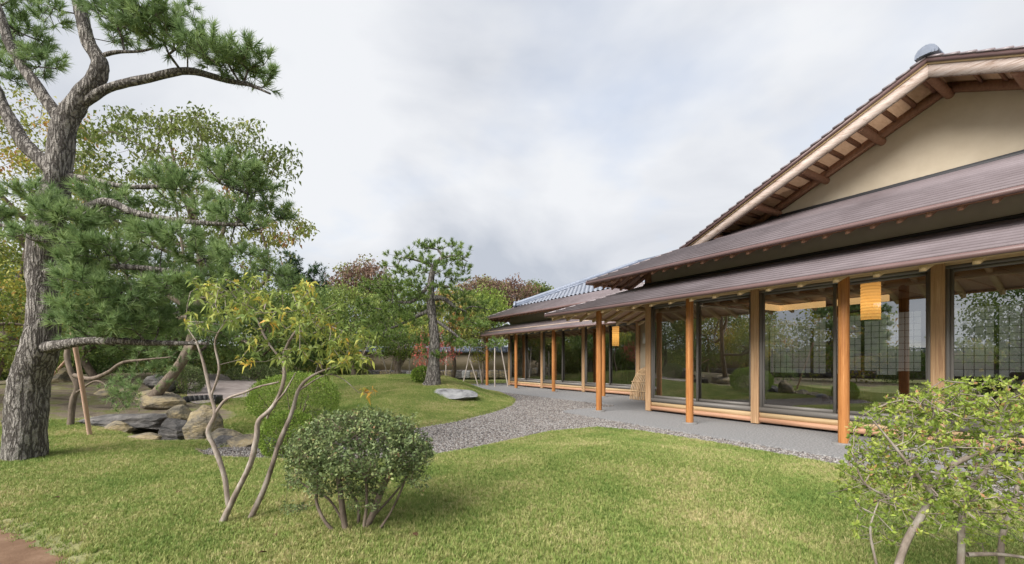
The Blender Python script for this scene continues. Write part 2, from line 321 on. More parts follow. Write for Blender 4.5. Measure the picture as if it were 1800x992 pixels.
soil_poly = [tuple(on(x, y)[:2]) for x, y in [(-60, 757), (0, 752), (90, 740), (150, 742), (240, 760), (340, 790), (372, 760), (400, 722), (330, 700), (300, 672)]] + [(-10, 30), (-70, 60), (-70, 0), (-14, 2)]
SO = pdist(soil_poly, XX, YY)
wob = .25 * np.sin(XX * 2.1 + 1.3 * np.sin(YY * 1.7)) + .15 * np.sin(YY * 4.3 + XX * 3)
soil = sst(-(SO + wob), -.15, .25) ; soil = np.maximum(soil, sst(np.hypot(XX, YY - 15), 27, 31)); soil = np.maximum(soil, sst(.03 - np.abs(GD), 0, .06) * .7); soil = np.maximum(soil, .49 * sst(-PD, -.12, -.02))
lawn_w = (1 - soil) * (GD > .03) * (PD > -.02) * (SD > .02)
dist = np.hypot(XX, YY); ang_in = (YY > .5) & (np.abs(XX) < YY * 1.25 + .6)
dens = lawn_w * np.where(ang_in, np.interp(dist, [0, 5, 9, 16, 27, 30], [1, 1, .62, .3, .16, 0]), 0)
def groundmat():
    m = mat('ground', (.2, .2, .1), .95, .1); nt = m.node_tree; b = nt.nodes['Principled BSDF']; L = nt.links.new
    tc = N(nt, 'ShaderNodeTexCoord'); at = N(nt, 'ShaderNodeAttribute'); at.attribute_name = 'soil'
    def nz(s, d=5):
        n = N(nt, 'ShaderNodeTexNoise'); n.inputs['Scale'].default_value = s; n.inputs['Detail'].default_value = d; L(tc.outputs['Object'], n.inputs['Vector']); return n
    def ramp(n, st):
        c = N(nt, 'ShaderNodeValToRGB'); el = c.color_ramp.elements; el[0].position, el[0].color = st[0][0], (*st[0][1], 1); el[1].position, el[1].color = st[-1][0], (*st[-1][1], 1)
        for p_, q in st[1:-1]: x = el.new(p_); x.color = (*q, 1)
        L(n.outputs[0], c.inputs[0]); return c
    gr = ramp(nz(.9), [(.3, (.15, .19, .06)), (.5, (.21, .235, .085)), (.7, (.30, .27, .13))])
    sl_ = ramp(nz(2.2), [(.3, (.075, .06, .045)), (.48, (.17, .14, .105)), (.6, (.13, .135, .05)), (.75, (.25, .21, .165))])
    mx = N(nt, 'ShaderNodeMix', data_type='RGBA'); L(at.outputs['Fac'], mx.inputs['Factor']); L(gr.outputs[0], mx.inputs['A']); L(sl_.outputs[0], mx.inputs['B'])
    L(mx.outputs['Result'], b.inputs['Base Color'])
    n = nz(38, 6); bp = N(nt, 'ShaderNodeBump'); bp.inputs['Strength'].default_value = .7; bp.inputs['Distance'].default_value = .04; L(n.outputs[0], bp.inputs['Height']); L(bp.outputs[0], b.inputs['Normal'])
    return m
gm = groundmat()
Vt = np.stack([XX, YY, ZZ], -1).reshape(-1, 3)
j, i = np.meshgrid(np.arange(ny - 1), np.arange(nx - 1), indexing='ij')
q = np.stack([j * nx + i, j * nx + i + 1, (j + 1) * nx + i + 1, (j + 1) * nx + i], -1).reshape(-1, 4)
soil_f = soil.ravel()[q].mean(1) > .5
def submesh(name, mask):
    f = q[mask]; u, inv = np.unique(f, return_inverse=True); me = mesh_np(name, Vt[u], inv.reshape(-1, 4), True)
    for an, arr in (('soil', soil), ('dens', dens)):
        a = me.attributes.new(an, 'FLOAT', 'POINT'); a.data.foreach_set('value', arr.ravel()[u].astype(np.float32))
    me.materials.append(gm); return me
lawn = tag(link('lawn', submesh('lawn', ~soil_f)), 'green lawn mounded between the gravel stream and the trees', 'lawn', kind='structure')
tag(link('ground', submesh('ground', soil_f)), 'bare mossy brown soil under the trees', 'ground', kind='structure')

def flat_sheet(name, poly, z, m, label, cat, thick=0, follow=False):
    bm = bmesh.new(); vs_ = [bm.verts.new((x, y, z)) for x, y in poly]; f = bm.faces.new(vs_)
    if f.normal.z < 0: f.normal_flip()
    bm.normal_update()
    if f.normal.z < 0: bmesh.ops.reverse_faces(bm, faces=[f])
    if thick:
        r = bmesh.ops.extrude_face_region(bm, geom=[f]); 
        for v in [g for g in r['geom'] if isinstance(g, bmesh.types.BMVert)]: v.co.z -= thick
    bmesh.ops.triangulate(bm, faces=bm.faces[:])
    if follow:
        bmesh.ops.subdivide_edges(bm, edges=bm.edges[:], cuts=5, use_grid_fill=True)
        for v in bm.verts: v.co.z = Hz(v.co.x, v.co.y) + z
    bmesh.ops.recalc_face_normals(bm, faces=bm.faces[:])
    me = bpy.data.meshes.new(name); bm.to_mesh(me); bm.free()
    return tag(link(name, me, m), label, cat, kind='structure')
gp = flat_sheet('gravel_bed', gravel_poly, -.025, M['gravel'], 'curving bed of grey gravel between lawn and paved apron', 'gravel')
def smooth_poly(poly, n=5):
    c = catmull(np.array([(x, y, 0) for x, y in poly + poly[:1]]), n)[:-1]; return [(a, b) for a, b, _ in c]
flat_sheet('earth_path', path_poly, -.018, M['path'], 'brown earth path at the lower left corner', 'path')
flat_sheet('slate_path', smooth_poly(slate_poly), .02, M['slate'], 'pale stone path winding behind the trimmed round shrub', 'path', follow=True)
apron_gs = [(7.2, -9), (7.25, 2), (7.35, 6), (7.5, 9.3), (7.62, 9.62), (7.9, 9.75), (9.7, 9.8), (10.02, 10.1), (10.0, 16), (9.95, 21.5), (10.15, 22.8), (10.7, 23.4), (12.2, 23.5), (14, 22.6), (15, 22), (28, 22), (28, -9)]
flat_sheet('apron', [tuple(W(g, s)[:2]) for g, s in apron_gs], 0.0, M['apron'], 'grey pebble-finish apron along the foot of the building', 'pavement', thick=.12)

# ------------------------------------------------------------------ building
class Bld:
    """parts are given in (g, s, z); objects are parented to an Empty on the ground"""
    def __init__(s, name, g0, s0, label, cat):
        s.g0, s.s0 = g0, s0
        s.root = empty(name, W(g0, s0), label, cat, rz=ANG)
    def part(s, name, geo, m, parent=None, smooth=False, label=None):
        me = geo.mesh(name, smooth); me.materials.append(m)
        co = np.empty(len(me.vertices) * 3, np.float32); me.vertices.foreach_get('co', co); co = co.reshape(-1, 3) - np.array([s.g0, s.s0, 0], np.float32)
        me.vertices.foreach_set('co', co.ravel()); me.update()
        o = link(name, me, None, parent or s.root)
        if label: o['label'] = label
        return o
    def bx(s, name, m, g0, g1, s0, s1, z0, z1, parent=None, label=None, bev=0):
        ge = Geo(); ge.box(g0, g1, s0, s1, z0, z1); o = s.part(name, ge, m, parent, label=label)
        if bev:
            md = o.modifiers.new('b', 'BEVEL'); md.width = bev; md.segments = 2
        return o
    def cyl(s, name, m, p0, p1, r, parent=None, k=20):
        ge = Geo(); P_ = np.array([p0, p1], float); V, F = tube(P_, r, k); ge.add(V, F)
        ge.add(V[:k], np.arange(k)[None]); ge.add(V[k:], np.arange(k)[None]); o = s.part(name, ge, m, parent, True)
        me = o.data; 
        for p_ in me.polygons:
            if p_.loop_total > 4: p_.use_smooth = False
        return o

def strip(ge, a0, a1, b0, b1, t0=.012, t1=.002):
    """a0-a1 lower edge, b0-b1 upper edge of a roof course; lower lip stands proud"""
    a0, a1, b0, b1 = (np.array(v, float) for v in (a0, a1, b0, b1)); up = np.array([0, 0, 1.])
    ge.hexa([a0 - up * .01, a1 - up * .01, b1 - up * .02, b0 - up * .02, a0 + up * t0, a1 + up * t0, b1 + up * t1, b0 + up * t1])

def courses(b, parent, ge0, se, z0, slope, n, w, s_end, g_side_end, m=None, name='roof_course', start=0, side=True, gcap=None, lip=.05):
    """front slope (eave at g=ge0) and left side slope (eave at s=se) of a hipped skirt, one object per course"""
    for i in range(start, n):
        d0, d1 = i * w, (i + 1) * w + .012
        z_0, z_1 = z0 + slope * d0, z0 + slope * d1; ge = Geo()
        strip(ge, (ge0 + d0, se - d0, z_0), (ge0 + d0, s_end, z_0), (ge0 + d1, se - d1, z_1), (ge0 + d1, s_end, z_1), lip)
        if side: strip(ge, (g_side_end, se - d0, z_0), (ge0 + d0, se - d0, z_0), (g_side_end, se - d1, z_1), (ge0 + d1, se - d1, z_1), lip)
        b.part(name, ge, m or M['roof_metal'], parent)

def skirt(b, ge0, se, zb, gw, sw, slope, w, s_end, g_side_end, rafter_sp, boards=True, fas=.07, label=None, rw=.035, rh=.095, courses_n=None, mrafter=None):
    """a hipped roof skirt with fascia, soffit and rafters; returns the roof part"""
    mrafter = mrafter or M['wood_board']
    zt = zb + fas; dmax = gw - ge0
    sof = Geo()                                                        # soffit board = body of the roof
    def q4(a, b_, c, d): 
        up = np.array([0, 0, .03]); a, b_, c, d = (np.array(v, float) for v in (a, b_, c, d)); sof.hexa([a, b_, c, d, a + up, b_ + up, c + up, d + up])
    zs = zt - .05
    dd = min(dmax, courses_n * w if courses_n else dmax)
    q4((ge0 + .03, se - .03, zs), (ge0 + .03, s_end, zs), (ge0 + dd, s_end, zs + slope * dd), (ge0 + dd, se - dd, zs + slope * dd))
    q4((g_side_end, se - .03, zs), (ge0 + .03, se - .03, zs), (ge0 + dd, se - dd, zs + slope * dd), (g_side_end, se - dd, zs + slope * dd))
    roof = b.part('roof', sof, M['soffit'], label=label)
    n = courses_n or int(round(dmax / w)); w = dd / n if not courses_n else w
    courses(b, roof, ge0, se, zt, slope, n, w, s_end, g_side_end)
    f = Geo(); f.box(ge0 - .02, ge0 + .028, s_end, se + .02, zb, zt + .004); f.box(ge0 + .03, g_side_end, se - .028, se + .02, zb, zt + .004)
    b.part('fascia', f, M['fascia'], roof)
    f = Geo(); f.box(ge0 + .03, ge0 + .10, s_end, se - .03, zb - .004, zb + .03); f.box(ge0 + .11, g_side_end, se - .10, se - .03, zb - .004, zb + .03)
    b.part('eave_board', f, mrafter, roof)
    s = se - .25
    while s > s_end + .1:
        gmax = ge0 + min(dd, max(.12, se - s)) if s > se - dd else ge0 + dd
        ge = Geo(); z_0 = zs - rh - .004; z_1 = z_0 + slope * (gmax - ge0)
        ge.hexa([(ge0 + .06, s - rw, z_0), (gmax, s - rw, z_1), (gmax, s + rw, z_1), (ge0 + .06, s + rw, z_0), (ge0 + .06, s - rw, z_0 + rh), (gmax, s - rw, z_1 + rh), (gmax, s + rw, z_1 + rh), (ge0 + .06, s + rw, z_0 + rh)])
        if gmax - ge0 > .15: b.part('rafter', ge, mrafter, roof)
        s -= rafter_sp
    g = ge0 + .25
    while g < min(g_side_end, ge0 + 4.2):
        smin = se - min(dd, max(.12, g - ge0)); ge = Geo(); z_0 = zs - rh - .004; z_1 = z_0 + slope * (se - smin)
        ge.hexa([(g - rw, se - .06, z_0), (g - rw, smin, z_1), (g + rw, smin, z_1), (g + rw, se - .06, z_0), (g - rw, se - .06, z_0 + rh), (g - rw, smin, z_1 + rh), (g + rw, smin, z_1 + rh), (g + rw, se - .06, z_0 + rh)])
        if se - smin > .15: b.part('rafter', ge, mrafter, roof)
        g += rafter_sp
    hp = Geo(); V, F = tube([(ge0 - .01, se + .01, zt + .02), (ge0 + dd, se - dd, zt + slope * dd + .02)], .022, 8); hp.add(V, F)
    b.part('hip_cap', hp, M['roof_metal'], roof)
    hr = Geo(); z_0 = zs - .13; z_1 = z_0 + slope * dd
    hr.hexa([(ge0 + .1, se - .18, z_0), (ge0 + dd, se - dd - .08, z_1), (ge0 + dd + .08, se - dd, z_1), (ge0 + .18, se - .1, z_0), (ge0 + .1, se - .18, z_0 + .12), (ge0 + dd, se - dd - .08, z_1 + .12), (ge0 + dd + .08, se - dd, z_1 + .12), (ge0 + .18, se - .1, z_0 + .12)])
    b.part('hip_rafter', hr, mrafter, roof)
    return roof

def window_bay(b, g, s0, s1, z0, z1, split=.5, swap=False):
    """two sliding panels between posts; s0 < s1"""
    fr = Geo(); t = .05
    fr.box(g - .05, g + .09, s0, s1, z0 - .10, z0); fr.box(g - .05, g + .09, s0, s1, z1, z1 + .05)
    fr.box(g - .05, g + .09, s0, s0 + .045, z0, z1); fr.box(g - .05, g + .09, s1 - .045, s1, z0, z1)
    win = b.part('window', fr, M['alu'])
    mid = s0 + (s1 - s0) * split
    for (a, c, gg) in ((s0 + .046, mid + .03, g - .02 if not swap else g + .035), (mid - .03, s1 - .046, g + .035 if not swap else g - .02)):
        f = Geo(); w = .042
        f.box(gg, gg + .04, a, a + w, z0 + .002, z1 - .002); f.box(gg, gg + .04, c - w, c, z0 + .002, z1 - .002)
        f.box(gg + .001, gg + .039, a + w, c - w, z0 + .002, z0 + .07); f.box(gg + .001, gg + .039, a + w, c - w, z1 - .05, z1 - .002)
        b.part('sash', f, M['alu'], win)
        p = Geo(); p.add([(gg + .02, a + w, z0 + .07), (gg + .02, c - w, z0 + .07), (gg + .02, c - w, z1 - .05), (gg + .02, a + w, z1 - .05)], [[0, 1, 2, 3]])
        b.part('pane', p, M['glass'], win)
    return win

# --- main hall -----------------------------------------------------
hall = Bld('main_hall', 12.0, 2.8, 'large wooden hall with brown stepped metal roofs and tall glass front on the right', 'building')
GW, SW = 9.6, 8.4                     # glass wall line, left corner
posts = [8.36, 5.44, 2.49, -.46, -3.4, -6.3]
for s in posts: hall.bx('post', M['wood_post'], GW - .08, GW + .08, s - .085, s + .085, .015, 3.2, bev=.006)
for s in (9.05, 6.22, 3.335, .45, -2.4, -5.3):
    c_ = hall.cyl('column', M['wood_col'], (8.4, s, .03), (8.4, s, 2.80), .078)
    ge = Geo(); V, F = tube([(8.4, s, .002), (8.4, s, .022), (8.4, s, .03)], [.17, .165, .12], 20); ge.add(V, F); ge.add(V[-20:], np.arange(20)[None])
    hall.part('base_stone', ge, M['stonebase'], c_)
hall.bx('eave_beam', M['wood_board'], 8.33, 8.47, -7, 10.1, 2.78, 2.90)
hall.bx('side_beam', M['wood_board'], 8.48, 13, 8.98, 9.12, 2.78, 2.90)
for a, c in zip(posts[:-1], posts[1:]):
    s0, s1 = c + .086, a - .086
    hall.bx('baseboard', M['wood_sill'], GW - .055, GW + .05, s0, s1, .05, .145); hall.bx('baseboard', M['wood_board'], GW - .03, GW + .05, s0, s1, .146, .255)
    window_bay(hall, GW, s0, s1, .365, 2.80, .5, True)
    hall.bx('head_beam', M['wood_board'], GW - .06, GW + .07, s0, s1, 2.852, 2.98); hall.bx('transom_panel', M['plaster'], GW - .02, GW + .03, s0, s1, 2.982, 3.3)
hall.bx('side_wall', M['plaster'], GW + .09, 16.3, 8.30, 8.42, .02, 3.3)
hall.bx('upper_wall', M['plaster_grey'], GW - .03, GW + .12, -7, 8.28, 3.302, 3.97)
hall.bx('upper_side_wall', M['plaster_grey'], GW + .125, 16.4, 8.30, 8.44, 3.302, 3.97)
hall.bx('corner_block', M['wood_brown'], GW - .07, GW + .1, 8.285, 8.47, 3.35, 3.98)
skirt(hall, 7.6, 10.4, 2.60, 9.58, 8.4, .36, .2, -7.5, 13.0, .5, label='lower stepped metal roof skirt over the glass front', mrafter=M['wood_board'])
fl = Geo(); fl.box(GW - .10, GW - .035, -7, 8.5, 3.40, 3.445); hall.part('flashing', fl, M['alu_dark'])
# upper roof: hipped skirt in front, gable above
SL = .445; GE, SE, ZB = 8.45, 9.61, 3.49; ZT = ZB + .07; RS = 2.79; GB, GGW = 10.2, 11.32
up = skirt(hall, GE, SE, ZB, GGW, SW, SL, .2, -6.0, 10.24, .335, label='upper stepped metal roof below the gable', rw=.03, rh=.085, courses_n=9, mrafter=M['wood_brown'])
for i in range(9, 15):
    d0, d1 = i * .2, (i + 1) * .2 + .012; ge = Geo(); strip(ge, (GE + d0, SE - 1.8, ZT + SL * d0), (GE + d0, -6, ZT + SL * d0), (GE + d1, SE - 1.8, ZT + SL * d1), (GE + d1, -6, ZT + SL * d1), .05)
    hall.part('roof_course', ge, M['roof_metal'], up)
fl = Geo(); zfl = ZT + SL * (GGW - GE); fl.box(GGW - .09, GGW - .02, -3, 8, zfl - .06, zfl + .05); hall.part('flashing', fl, M['alu_dark'], up)
# main gable roof planes (ridge runs along g)
mr_ = Geo(); zr = ZT + SL * (SE - RS)
for sg in (1, -1):
    so_, si_ = (SE - 1.78, RS) if sg > 0 else (2 * RS - SE + 1.2, RS)
    zo = zr - SL * abs(so_ - RS)
    mr_.hexa([(GB + .08, so_, zo - .10), (17.2, so_, zo - .10), (17.2, si_, zr - .10), (GB + .08, si_, zr - .10), (GB + .08, so_, zo - .03), (17.2, so_, zo - .03), (17.2, si_, zr - .03), (GB + .08, si_, zr - .03)])
gr = hall.part('gable_roof', mr_, M['soffit'], label='steep gable roof with pale barge boards')
for sg in (1, -1):
    for i in range(0 if sg < 0 else 9, 34):
        d0, d1 = i * .2, min((i + 1) * .2 + .012, SE - RS); g0_ = GB - .09
        s0_, s1_ = RS + sg * (SE - RS - d0), RS + sg * (SE - RS - d1); ge = Geo()
        strip(ge, (17.3, s0_, ZT + SL * d0 - .01), (g0_, s0_, ZT + SL * d0 - .01), (17.3, s1_, ZT + SL * d1 - .01), (g0_, s1_, ZT + SL * d1 - .01), .03)
        hall.part('roof_course', ge, M['roof_metal'], gr)
def rake(name, g0, g1, ztop, zbot, m, sA=SE - 1.62):
    for sg in (1, -1):
        e = sA if sg > 0 else 2 * RS - SE + 1.2
        ze = zr - SL * abs(e - RS); ge = Geo()
        ge.hexa([(g0, e, ze - zbot), (g1, e, ze - zbot), (g1, RS, zr - zbot), (g0, RS, zr - zbot), (g0, e, ze - ztop), (g1, e, ze - ztop), (g1, RS, zr - ztop), (g0, RS, zr - ztop)])
        hall.part(name, ge, m, gr)
rake('verge_trim', GB - .07, GB + .075, .022, .095, M['fascia'])
rake('verge_bead', GB - .035, GB + .07, .097, .125, M['wood_board'])
rake('barge_board', GB - .01, GB + .06, .127, .335, M['barge'])
rake('verge_purlin', GGW - .16, GGW - .02, .12, .27, M['wood_brown'], 7.4)
for k in range(-4, 5):
    s = RS + k * 1.02; z = zr - SL * abs(k * 1.02) - .30
    hall.cyl('purlin', M['wood_brown'], (GB + .061, s, z), (GGW + .1, s, z), .072, gr)
for k in range(-16, 17):
    s = RS + (k + .5 * (1 if k >= 0 else -1)) * .3; z = zr - SL * abs(s - RS) - .14; ge = Geo(); h_ = SL * .035 * (1 if s > RS else -1)
    ge.hexa([(GB + .07, s - .025, z - .02 + h_), (GGW - .17, s - .025, z - .02 + h_), (GGW - .17, s + .025, z - .02 - h_), (GB + .07, s + .025, z - .02 - h_), (GB + .07, s - .025, z + .03 + h_), (GGW - .17, s - .025, z + .03 + h_), (GGW - .17, s + .025, z + .03 - h_), (GB + .07, s + .025, z + .03 - h_)])
    hall.part('soffit_batten', ge, M['wood_brown'], gr)
gw = Geo(); zb_ = 4.5
gw.add([(GGW, 8.4, zb_), (GGW, 2 * RS - 8.4, zb_), (GGW, 2 * RS - 8.4, zr - SL * 5.6 - .11), (GGW, RS, zr - .11), (GGW, 8.4, zr - SL * 5.61 - .11)], [[0, 1, 2, 3, 4]])
gw.add([(GGW + .15, 8.4, zb_), (GGW + .15, 2 * RS - 8.4, zb_), (GGW + .15, 2 * RS - 8.4, zr - SL * 5.6 - .11), (GGW + .15, RS, zr - .11), (GGW + .15, 8.4, zr - SL * 5.61 - .11)], [[4, 3, 2, 1, 0]])
hall.part('gable_wall', gw, M['plaster'], label='large beige plaster gable wall')
# ridge with end tile
rg = Geo(); rg.box(GB + .06, 17.3, RS - .10, RS + .10, zr - .02, zr + .10); rg.box(GB + .04, 17.3, RS - .12, RS + .12, zr + .102, zr + .13)
ridge = hall.part('ridge', rg, M['ridge_blue'])
oni = Geo(); prof = [(-.27, .0), (-.26, .12), (-.19, .23), (-.09, .29), (0, .31), (.09, .29), (.19, .23), (.26, .12), (.27, .0)]
n_ = len(prof)
for sc_, g0_, g1_ in ((.58, GB - .10, GB + .02), (.44, GB - .125, GB - .101), (.3, GB - .145, GB - .1255)):
    Vv = [(g0_, RS + a * sc_, zr + .0 + b_ * sc_) for a, b_ in prof] + [(g1_, RS + a * sc_, zr + b_ * sc_) for a, b_ in prof]
    oni.add(Vv, [[i, (i + 1) % n_, (i + 1) % n_ + n_, i + n_] for i in range(n_)]); oni.add(Vv, [list(range(n_))]); oni.add(Vv, [list(range(2 * n_ - 1, n_ - 1, -1))])
hall.part('ridge_end_tile', oni, M['ridge_blue'], ridge)
# interior
hall.bx('floor', M['tatami'], GW + .1, 16, -7, 8.28, .2, .30)
hall.bx('ceiling', M['ceil'], GW + .1, 16, -7, 8.28, 3.0, 3.06)
for k in range(24): hall.bx('ceiling_batten', M['wood_brown'], GW + .12, 15.9, -6.8 + k * .64, -6.75 + k * .64, 2.955, 2.998)
cv = Geo()
for a in ((13.4, 13.5, 4.4, 7.0), (12.0, 13.4, 6.9, 7.0)): cv.box(*a, 2.80, 2.954)
hall.part('light_cove', cv, M['cove'], label='glowing warm ceiling cove inside the hall')
for s in (5.44, 2.0, -1.0): hall.bx('inner_post', M['wood_dark'], 12.9, 13.06, s - .08, s + .08, .3, 2.998)
for k in range(11):
    s1 = 8.1 - k * 1.3; s0 = s1 - 1.298
    ge = Geo(); ge.box(15.0, 15.03, s0, s1, .3, .98); ge.box(15.0, 15.03, s0, s0 + .04, .982, 2.7); ge.box(15.0, 15.03, s1 - .04, s1, .982, 2.7); ge.box(15.0, 15.03, s0 + .041, s1 - .041, 2.64, 2.7)
    sh = hall.part('shoji_screen', ge, M['wood_dark'])
    la = Geo()
    for q_ in range(1, 7): la.box(15.0, 15.012, s0 + q_ * 1.28 / 7 - .006, s0 + q_ * 1.28 / 7 + .006, .985, 2.635)
    for q_ in range(1, 10): la.box(15.013, 15.022, s0 + .042, s1 - .042, .98 + q_ * .168 - .006, .98 + q_ * .168 + .006)
    hall.part('lattice', la, M['wood_dark'], sh)
    p = Geo(); p.add([(15.026, s0 + .04, .985), (15.026, s1 - .04, .985), (15.026, s1 - .04, 2.64), (15.026, s0 + .04, 2.64)], [[0, 1, 2, 3]]); hall.part('paper_sheet', p, M['paper'], sh)
hall.bx('shoji_header', M['wood_dark'], 14.98, 15.06, -7, 8.28, 2.702, 2.998)

# --- rear wing ------------------------------------------------------
wing = Bld('rear_wing', 15.0, 16.0, 'long low wing behind the hall with glass front and blue-grey tiled roof', 'building')
GW2 = 13.1
wp_s = [21.25, 18.15, 15.04, 11.93]
for s in wp_s: wing.bx('post', M['wood_post'], GW2 - .08, GW2 + .08, s - .085, s + .085, .015, 3.2, bev=.006)
for s in (21.7, 18.73, 15.68, 12.58):
    c_ = wing.cyl('column', M['wood_col'], (11.9, s, .03), (11.9, s, 2.86), .078)
    ge = Geo(); V, F = tube([(11.9, s, .002), (11.9, s, .022), (11.9, s, .03)], [.17, .165, .12], 20); ge.add(V, F); ge.add(V[-20:], np.arange(20)[None])
    wing.part('base_stone', ge, M['stonebase'], c_)
wing.bx('eave_beam', M['wood_board'], 11.83, 11.97, 10.6, 22.6, 2.84, 2.95)
for a, c in zip(wp_s[:-1], wp_s[1:]):
    s0, s1 = c + .086, a - .086
    wing.bx('baseboard', M['wood_sill'], GW2 - .055, GW2 + .05, s0, s1, .05, .145); wing.bx('baseboard', M['wood_board'], GW2 - .03, GW2 + .05, s0, s1, .146, .255)
    window_bay(wing, GW2, s0, s1, .365, 2.80, .5, True)
    wing.bx('head_beam', M['wood_board'], GW2 - .06, GW2 + .07, s0, s1, 2.852, 2.98); wing.bx('transom_panel', M['plaster'], GW2 - .02, GW2 + .03, s0, s1, 2.982, 3.3)
wing.bx('wall', M['plaster'], GW2 - .03, GW2 + .05, 8.45, 11.84, .02, 3.3)
wing.bx('side_wall', M['plaster'], GW2 + .085, 20, 21.2, 21.3, .02, 3.3)
wing.bx('upper_wall', M['plaster_grey'], GW2 - .03, GW2 + .1, 8.45, 21.17, 3.302, 4.1)
wing.bx('upper_side_wall', M['plaster_grey'], GW2 + .105, 20, 21.18, 21.29, 3.302, 4.1)
skirt(wing, 11.3, 23.1, 2.66, 13.08, 21.2, .36, .2, 8.5, 18, .5, label='lower stepped metal roof skirt of the rear wing')
SLW = .43; ZTW = 3.70
upw = skirt(wing, 11.9, 22.45, 3.63, 18, 21.2, SLW, .2, 8.5, 24, .335, label='upper stepped metal roof edge of the rear wing', rw=.03, rh=.085, courses_n=8, mrafter=M['wood_brown'])
body = Geo(); d0, d1 = 1.55, 6.1
for a in (((11.9 + d0, 22.45 - d0), (11.9 + d0, 8.5), (11.9 + d1, 8.5), (11.9 + d1, 22.45 - d1)), ((24, 22.45 - d0), (11.9 + d0, 22.45 - d0), (11.9 + d1, 22.45 - d1), (24, 22.45 - d1))):
    z_ = [ZTW + SLW * d0 - .02] * 2 + [ZTW + SLW * d1 - .02] * 2
    lo = [(g, s, z - .08) for (g, s), z in zip(a, z_)]; hi = [(g, s, z) for (g, s), z in zip(a, z_)]; body.hexa(lo + hi)
trf = wing.part('tiled_roof', body, M['ridge_blue'], label='blue-grey clay tile field with rows of rounded tiles')
# one wavy pan tile, shared
tw, tl = .30, .33
def tile_mesh():
    xs = np.linspace(0, 1, 9); V = []; 
    for g in (0, 1):
        for x in xs: V.append((g * tl, -x * tw, .035 * math.cos(x * 2 * math.pi) * (1 if True else 0) + (.045 if g == 0 else .005)))
    V = np.array(V); lowr = V.copy(); lowr[:, 2] -= .025
    k = len(xs); F = [[i, i + 1, k + i + 1, k + i] for i in range(k - 1)]; n = 2 * k
    F2 = [[i + 1, i, n + i, n + i + 1] for i in range(k - 1)]
    return mesh_np('roof_tile', np.vstack([V, lowr]), [np.array(F + F2)], True)
tm = tile_mesh(); tm.materials.append(M['kawara'])
cnt = 0; extra = []
sl_a = math.atan(SLW)
for r_ in range(14):
    dd_ = 1.52 + r_ * .29
    for c_ in range(60):
        s = 22.45 - dd_ - .12 - c_ * tw
        if s < 10.3: break
        o = bpy.data.objects.new('roof_tile', tm); o.parent = trf
        o.location = (11.9 + dd_ - 15.0, s - 16.0, ZTW + SLW * dd_ + .03); o.rotation_euler = (0, -sl_a, 0)
        extra.append((dd_, s, o))
vis = [e_ for e_ in extra if W(11.9 + e_[0], e_[1])[0] / W(11.9 + e_[0], e_[1])[1] < (1150 - 900) / 790]
vis.sort(key=lambda e_: -e_[0] * 0 + e_[0] + abs(e_[1] - 17) * .02)
keep = set(id(e_[2]) for e_ in vis[:296])
rest = Geo(); tv = np.empty(len(tm.vertices) * 3, np.float32); tm.vertices.foreach_get('co', tv); tv = tv.reshape(-1, 3); tf = np.array([p.vertices[:] for p in tm.polygons])
for e_ in extra:
    if id(e_[2]) in keep: col.objects.link(e_[2])
    else:
        m4 = Matrix.Translation(e_[2].location) @ Matrix.Rotation(-sl_a, 4, 'Y'); A = np.array(m4)
        rest.add(tv @ A[:3, :3].T + A[:3, 3], tf); bpy.data.objects.remove(e_[2])
o = link('roof_tiles_far', rest.mesh('roof_tiles_far', True), M['kawara'], trf); o['kind'] = 'stuff'; o.name = 'tile_field'
hg = Geo(); a_, b_ = np.array((11.9 + 1.45, 22.45 - 1.45, ZTW + SLW * 1.45)), np.array((11.9 + 6.1, 22.45 - 6.1, ZTW + SLW * 6.1))
sd_ = np.array([.7071, .7071, 0]) ; up3 = np.array([0, 0, 1.])
for wd, z0_, z1_ in ((.15, .02, .13), (.12, .132, .2)):
    hg.hexa([a_ - sd_ * wd + up3 * z0_, b_ - sd_ * wd + up3 * z0_, b_ + sd_ * wd + up3 * z0_, a_ + sd_ * wd + up3 * z0_, a_ - sd_ * wd + up3 * z1_, b_ - sd_ * wd + up3 * z1_, b_ + sd_ * wd + up3 * z1_, a_ + sd_ * wd + up3 * z1_])
V, F = tube([a_ + up3 * .22, b_ + up3 * .22], .09, 12); hg.add(V, F)
hr_ = wing.part('hip_ridge', hg, M['ridge_blue'])
og = Geo(); ax = np.array([.7071, -.7071, 0]); sd2 = np.array([.7071, .7071, 0])
for sc_, t0, t1 in ((1, -.10, .0), (.7, -.13, -.101)):
    Vv = [a_ + ax * t0 + sd2 * x * sc_ + up3 * (z * sc_ * 1.1) for x, z in prof] + [a_ + ax * t1 + sd2 * x * sc_ + up3 * (z * sc_ * 1.1) for x, z in prof]
    og.add(Vv, [[i, (i + 1) % n_, (i + 1) % n_ + n_, i + n_] for i in range(n_)]); og.add(Vv, [list(range(n_))]); og.add(Vv, [list(range(2 * n_ - 1, n_ - 1, -1))])
wing.part('hip_end_tile', og, M['ridge_blue'], hr_)
rgw = Geo(); rgw.box(17.85, 18.15, 8.5, 22.45 - 6.1, ZTW + SLW * 6.1, ZTW + SLW * 6.1 + .25); wing.part('ridge', rgw, M['ridge_blue'])
wing.bx('floor', M['tatami'], GW2 + .1, 18, 8.5, 21.18, .2, .30); wing.bx('ceiling', M['ceil'], GW2 + .1, 18, 8.5, 21.18, 3.0, 3.06)
wing.bx('back_wall', M['plaster'], 18, 18.1, 8.5, 21.18, .02, 3.0)
for s in (18.15, 15.04): wing.bx('inner_post', M['wood_dark'], 15.5, 15.66, s - .08, s + .08, .3, 2.998)
wing.bx('meter_box', M['white_box'], GW2 - .14, GW2 - .032, 11.3, 11.62, 2.0, 2.4)

